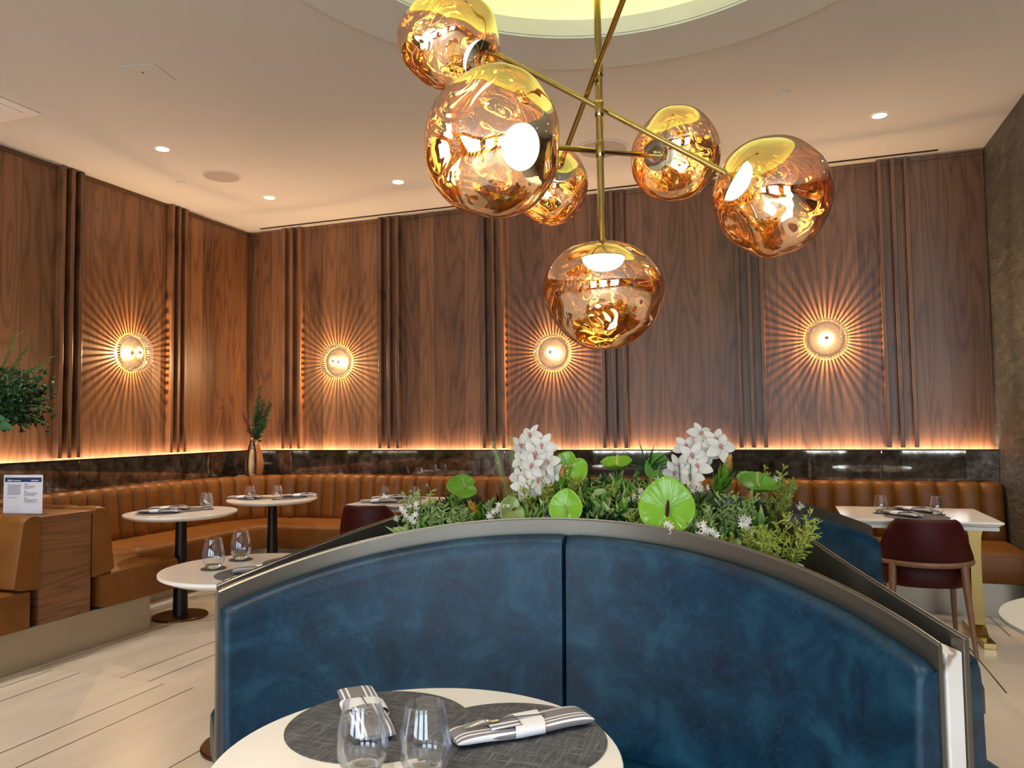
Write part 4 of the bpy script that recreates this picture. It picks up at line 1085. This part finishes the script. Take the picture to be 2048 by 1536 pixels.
for i, (p, l) in enumerate((((-1.135, 2.13, 1.068), 'round pale scabiosa seed head by the left bronze back'), ((-1.10, 2.16, 1.112), 'round pale seed head above the far left flowers'), ((-.015, 2.42, 1.185), 'pale seed head on a thin stem at the right end of the planter'), ((.045, 2.30, 1.115), 'pale seed head leaning over the right end of the planter'))):
    p = Vector(p); t = thing('scabiosa_seed_head', l, 'flower', (p.x+.04, p.y+.04, .80), 0, 'pale round seed heads')
    o = p-Vector((p.x+.04, p.y+.04, .80)); b = MB(); rn = random.Random(i)
    for k in range(30):
        d = Vector((rn.gauss(0, 1), rn.gauss(0, 1), rn.gauss(0, 1))).normalized(); blade(b, o, d, .013, .006, .2, 2, (0, 0, 1))
    b.build('head', petal_p, t, solid=.0006); MB().tube([o, o*.6, (0, 0, 0)], .0012, 5).build('stem', stem_m, t)

# -- dark palm fan and fern fronds
t = thing('palm_leaf', 'dark spiky palm leaf in the middle of the flowers before the mirror band', 'palm leaf', (-.43, 2.60, .80))
b = MB()
for k in range(13):
    a = R_(10+160*k/12); d = Vector((math.cos(a), -.25+.2*math.sin(k*2), math.sin(a)*.8)); blade(b, (0, 0, .395), d, .085+.02*math.sin(k*3), .0075, .12, 5, (0, -1, .3), .1, .5)
b.build('fan', deep, t, smooth=180, solid=.0008); MB().tube([(0, 0, 0), (0, 0, .40)], .003, 6).build('stem', stem_m, t)
def fern(p, tip, label, m_=sage, nl=15, wd=.020, grp='fern fronds', base=.80):
    p = Vector(p); tip = Vector(tip); t = thing('fern_frond', label, 'fern frond', p, 0, grp)
    b = MB(); e = tip-p; pts = [e*(k/10)+Vector((0, 0, .06*e.length*math.sin(PI*k/10))) for k in range(11)]
    b.tube(pts, .0014, 5)
    for k in range(nl):
        q = .45+.55*k/nl; i = min(9, int(q*10)); c = pts[i].lerp(pts[i+1], q*10-i); d0 = (pts[i+1]-pts[i]).normalized()
        sd = d0.cross(FRONT).normalized()
        for s in (-1, 1): blade(b, c, d0*.8+sd*s, wd*(1.25-q*.8), wd*.11, .1, 2, FRONT)
    b.build('leaflets', m_, t, solid=.0006)
fern((-.84, 2.48, .85), (-.955, 2.50, 1.295), 'pale fern frond leaning left of the left orchids', nl=30, wd=.026)
fern((-.84, 2.46, .85), (-.888, 2.50, 1.315), 'pale fern frond standing behind the left orchids', nl=30, wd=.026)
fern((-.82, 2.46, .85), (-.845, 2.45, 1.29), 'pale fern frond touching the left orchids', nl=30, wd=.024)
fern((-.38, 2.40, .85), (-.52, 2.40, 1.195), 'white-veined fern frond left of the palm leaf', nl=22, wd=.018)
fern((-.29, 2.36, .85), (-.295, 2.36, 1.225), 'dark green fern sprig in front of the right orchid spray', deep, 26, .018)
fern((-.27, 2.36, .85), (-.262, 2.36, 1.228), 'second dark green fern sprig in front of the right orchid spray', deep, 26, .018)
fern((-.10, 2.50, .85), (.035, 2.50, 1.160), 'green fern frond at the right end of the planter', green, 22, .032)
# -- leafy filler between the stems: nobody could count it
b = MB(); b2 = MB(); b3 = MB(); rn = random.Random(9)
for k in range(3200):
    x = rn.uniform(-1.12, -.05); cx_ = (x+.583)/.6
    y = rn.uniform(2.20, 2.62) if abs(cx_) < .6 else rn.uniform(2.1, 2.5)
    if math.hypot(x-BC.x, y-(BC.y+YC)) < RB+.035: continue
    zt = 1.085+.03*math.sin(x*9)+.10*(y-2.15)-.055*cx_*cx_
    z = zt-abs(rn.gauss(0, .06))
    d = Vector((rn.gauss(0, .8), rn.gauss(-.3, .6), abs(rn.gauss(.8, .5))))
    (b, b2, b3)[k % 3 if k % 7 else 2] and blade((b, b2, b3)[k % 3], (x, y, z), d, rn.uniform(.025, .06), rn.uniform(.010, .022), rn.uniform(-.2, .5), 4, (rn.gauss(0, .6), -1, rn.gauss(.4, .5)), .15)
g = tag(b.build('filler_foliage', green, smooth=180, solid=.0006), 'mixed green filler leaves packed between the flower stems', 'foliage', kind='stuff')
b2.build('dark_leaves', deep, g, smooth=180, solid=.0006); b3.build('grey_green_leaves', sage, g, smooth=180, solid=.0006)
g['kind'] = 'stuff'
# -- pale stone in the planter by the right shell
tag(MB().blob((.030, 2.02, .90), (.035, .035, .105), 14, 10).build('planter_stone', simple('pale_rough_stone', (.42, .38, .31), .9, noise=.3, nscale=40, bumpy=.6), smooth=180), 'pale rough stone at the right end of the planter', 'stone')

# ------------------------------------------------------------------ corner vase with bead strings
v = thing('corner_vase', 'tan and cream bottle vase hung with dark beads, standing in the room corner', 'vase', (-5.085, 6.485, .846))
vm, nt = mat('vase_glaze'); sp_ = N(nt, 'SeparateXYZ', Vector=N(nt, 'TexCoord').outputs['Object'])
nz = N(nt, 'TexNoise', Vector=N(nt, 'TexCoord').outputs['Object'], Scale=9.).outputs[0]
c = ramp(nt, M_(nt, 'ADD', M_(nt, 'MULTIPLY', sp_.outputs[0], 6.), M_(nt, 'ADD', .42, M_(nt, 'MULTIPLY', nz, .12))), [(.25, (.33, .13, .04)), (.42, (.36, .16, .05)), (.5, (.62, .52, .26)), (.66, (.60, .50, .26)), (.74, (.34, .15, .07))])
pbr(nt, c, .25)
MB().lathe([(.001, 0), (.060, 0), (.080, .03), (.092, .10), (.090, .17), (.075, .25), (.050, .32), (.034, .355), (.034, .375), (.044, .385), (.038, .386), (.028, .37), (.001, .36)], 48, cap=False).build('body', vm, v, smooth=60)
bead_m = simple('dark_beads', (.018, .012, .012), .35); bead_w = simple('pale_beads', (.45, .36, .30), .6)
bs = tag(MB().build('bead_string', bead_m), 'dark bead strings with pale tassels draped over the corner vase', 'bead string') if False else None
t = thing('bead_string', 'strings of dark wooden beads with a pale tassel draped over the corner vase', 'bead string', (-5.085, 6.485, .846))
b = MB(); q = Vector((.30, -.95, 0)).normalized(); sd = Vector((.95, .30, 0))
for s, L in ((-.42, 24), (.50, 23)):
    for k in range(L):
        z = .372-k*.0152; 
        rr_ = .050+(.092-.050)*math.sin(min(1, (k+1)/13)*PI/2) if z > .1 else .088
        rr_ = {True: rr_}.get(True)
        d = (q+sd*s*(.55+.45*min(1, k/8))).normalized()
        b.blob(d*(rr_+.007)+Vector((0, 0, z)), (.0118, .0118, .0082), 10, 6)
b.build('dark_beads', bead_m, t, smooth=180)
b = MB()
for p in ((.0, .345, .013), (-.01, .315, .010), (.012, .300, .011), (.03, .268, .009), (-.008, .395, .013)):
    d = (q+sd*p[0]*6).normalized(); b.blob(d*.062+Vector((0, 0, p[1])), (p[2],)*3, 10, 6)
b.build('pale_beads', bead_w, t, smooth=180)
b = MB(); tas = simple('jute_tassel', (.50, .40, .28), .9)
o = (q+sd*.50).normalized()*.105
for k in range(22):
    e = o+Vector((-.05-.02*rn.random(), -.02-.02*rn.random(), 0)) ; b.tube([o+Vector((0, 0, .040)), o+Vector((-.02, -.01, .022+.012*rn.random())), e+Vector((rn.gauss(0, .01), rn.gauss(0, .008), .004+.010*rn.random()))], .0018, 4)
for k in range(14):
    e = Vector((-.09, -.12, .020)); b.tube([(-.03, -.10, .030), e+Vector((-.03+rn.gauss(0, .012), rn.gauss(0, .006), rn.gauss(0, .005)))], .0018, 4)
b.build('tassel', tas, t)
t = thing('dried_branches', 'dark green and reddish leafy branches standing in the corner vase', 'branches', (-5.085, 6.485, .846))
b = MB(); b2 = MB(); bt = MB(); rn = random.Random(21)
for dx, dz, red_, n in ((.055, .93, 0, 70), (.085, .80, 0, 60), (.03, .80, 0, 50), (.17, .76, 0, 60), (.13, .70, 0, 50), (.01, .66, 0, 40), (-.13, .66, 1, 70), (-.09, .60, 1, 50), (-.08, .52, 1, 40), (.13, .88, 1, 26), (.03, .52, 1, 40), (.11, .56, 0, 40)):
    e = Vector((dx*.95, dx*.30, dz)); a = Vector((0, 0, .35))
    bt.tube([a, a.lerp(e, .5)+Vector((.01, 0, 0)), e], .0022, 5)
    for k in range(n):
        q_ = .12+.88*k/n; c = a.lerp(e, q_); d = (e-a).normalized()*.8+Vector((rn.gauss(0, .6), rn.gauss(0, .4), rn.gauss(0, .3)))
        if red_: blade(b2, c, d, rn.uniform(.018, .034), .015, .2, 3, (rn.gauss(0, .5), -1, 0))
        else: blade(b, c, d, rn.uniform(.05, .085)*(1.15-.6*q_), rn.uniform(.018, .03)*(1.2-.7*q_), .2, 4, (rn.gauss(0, .5), -1, .2))
b.build('green_leaves', deep, t, smooth=180, solid=.0008); b2.build('reddish_leaves', simple('reddish_leaf', (.11, .035, .02), .6), t, smooth=180, solid=.0008); bt.build('twigs', twig, t)

# ------------------------------------------------------------------ large arrangement at the left picture edge
AX, AY = -4.80, 3.46
v = thing('flower_vase', 'tall dark vase on the console holding the arrangement at the left picture edge', 'vase', (AX, AY, .853))
MB().lathe([(.001, 0), (.07, 0), (.10, .06), (.11, .16), (.08, .28), (.045, .36), (.055, .40), (.045, .40), (.001, .30)], 40, cap=False).build('body', simple('dark_ceramic', (.03, .028, .025), .3), v, smooth=60)
t = thing('leafy_arrangement', 'dark green leafy arrangement entering the picture at the left edge', 'flower arrangement', (AX, AY, 1.25))
b = MB(); b2 = MB(); b3 = MB(); bt = MB(); rn = random.Random(33)
for k in range(1300):
    c = Vector((rn.uniform(.0, .44), rn.uniform(-.14, .14), rn.gauss(.29, .10))); c.z = max(.15 if rn.random() < .9 else .10, min(.48, c.z-.15*max(0, c.x-.25)))
    d = Vector((rn.gauss(.5, .6), rn.gauss(-.4, .5), rn.gauss(.3, .6)))
    blade(b, c, d, rn.uniform(.03, .06), rn.uniform(.014, .028), .25, 4, (rn.gauss(0, .5), -1, .4), .1)
for k, (ex, ez) in enumerate(((.34, .62), (.42, .54), (.45, .50), (.40, .36), (.43, .30), (.47, .245), (.36, .20), (.43, .15), (.30, .60), (.26, .66), (.22, .70), (.40, .44))):
    a = Vector((.05, 0, .25)); e = Vector((ex*1.32-.02, rn.uniform(-.08, .02), ez)); bt.tube([a, a.lerp(e, .6)+Vector((0, 0, .02)), e], .0018, 4)
    for j in range(15):
        q_ = .35+.65*j/14; c = a.lerp(e, q_)
        d = (e-a).normalized()+Vector((rn.gauss(0, .4), rn.gauss(0, .3), rn.gauss(0, .4))); blade(b2, c, d, rn.uniform(.04, .06), .0085, .2, 3, (0, -1, .2))
blade(b3, (.22, -.16, .185), (1, -.05, -.27), .34, .085, -.10, 8, (.1, -1, .45), .25, .6)
blade(b3, (.16, -.16, .215), (1, -.1, -.14), .30, .070, .1, 8, (.1, -1, .45), .25, .6)
b.build('dense_leaves', deep, t, smooth=180, solid=.0008); b2.build('feathery_sprays', sage if False else leaf_mat('muted_green', (.05, .085, .025), (.14, .18, .07), .5), t, smooth=180, solid=.0008)
b3.build('broad_leaf', leaf_mat('broad_leaf_green', (.03, .10, .045), (.07, .17, .08), .3), t, smooth=180, solid=.001); bt.build('stems', stem_m, t)
bw = MB()
for k in range(8):
    c = Vector((.25+rn.gauss(0, .012), -.17, .40+rn.gauss(0, .02))); Q = frame(FRONT+Vector((rn.gauss(0, .5), 0, rn.gauss(0, .5)))).to_3x3()
    for j in range(5): blade(bw, c, Q @ Vector((math.cos(j*1.26), math.sin(j*1.26), .2)), .022, .008, .3, 3, Q @ Vector((0, 0, 1)))
bw.build('white_blossoms', petal_w, t, smooth=180, solid=.0006)
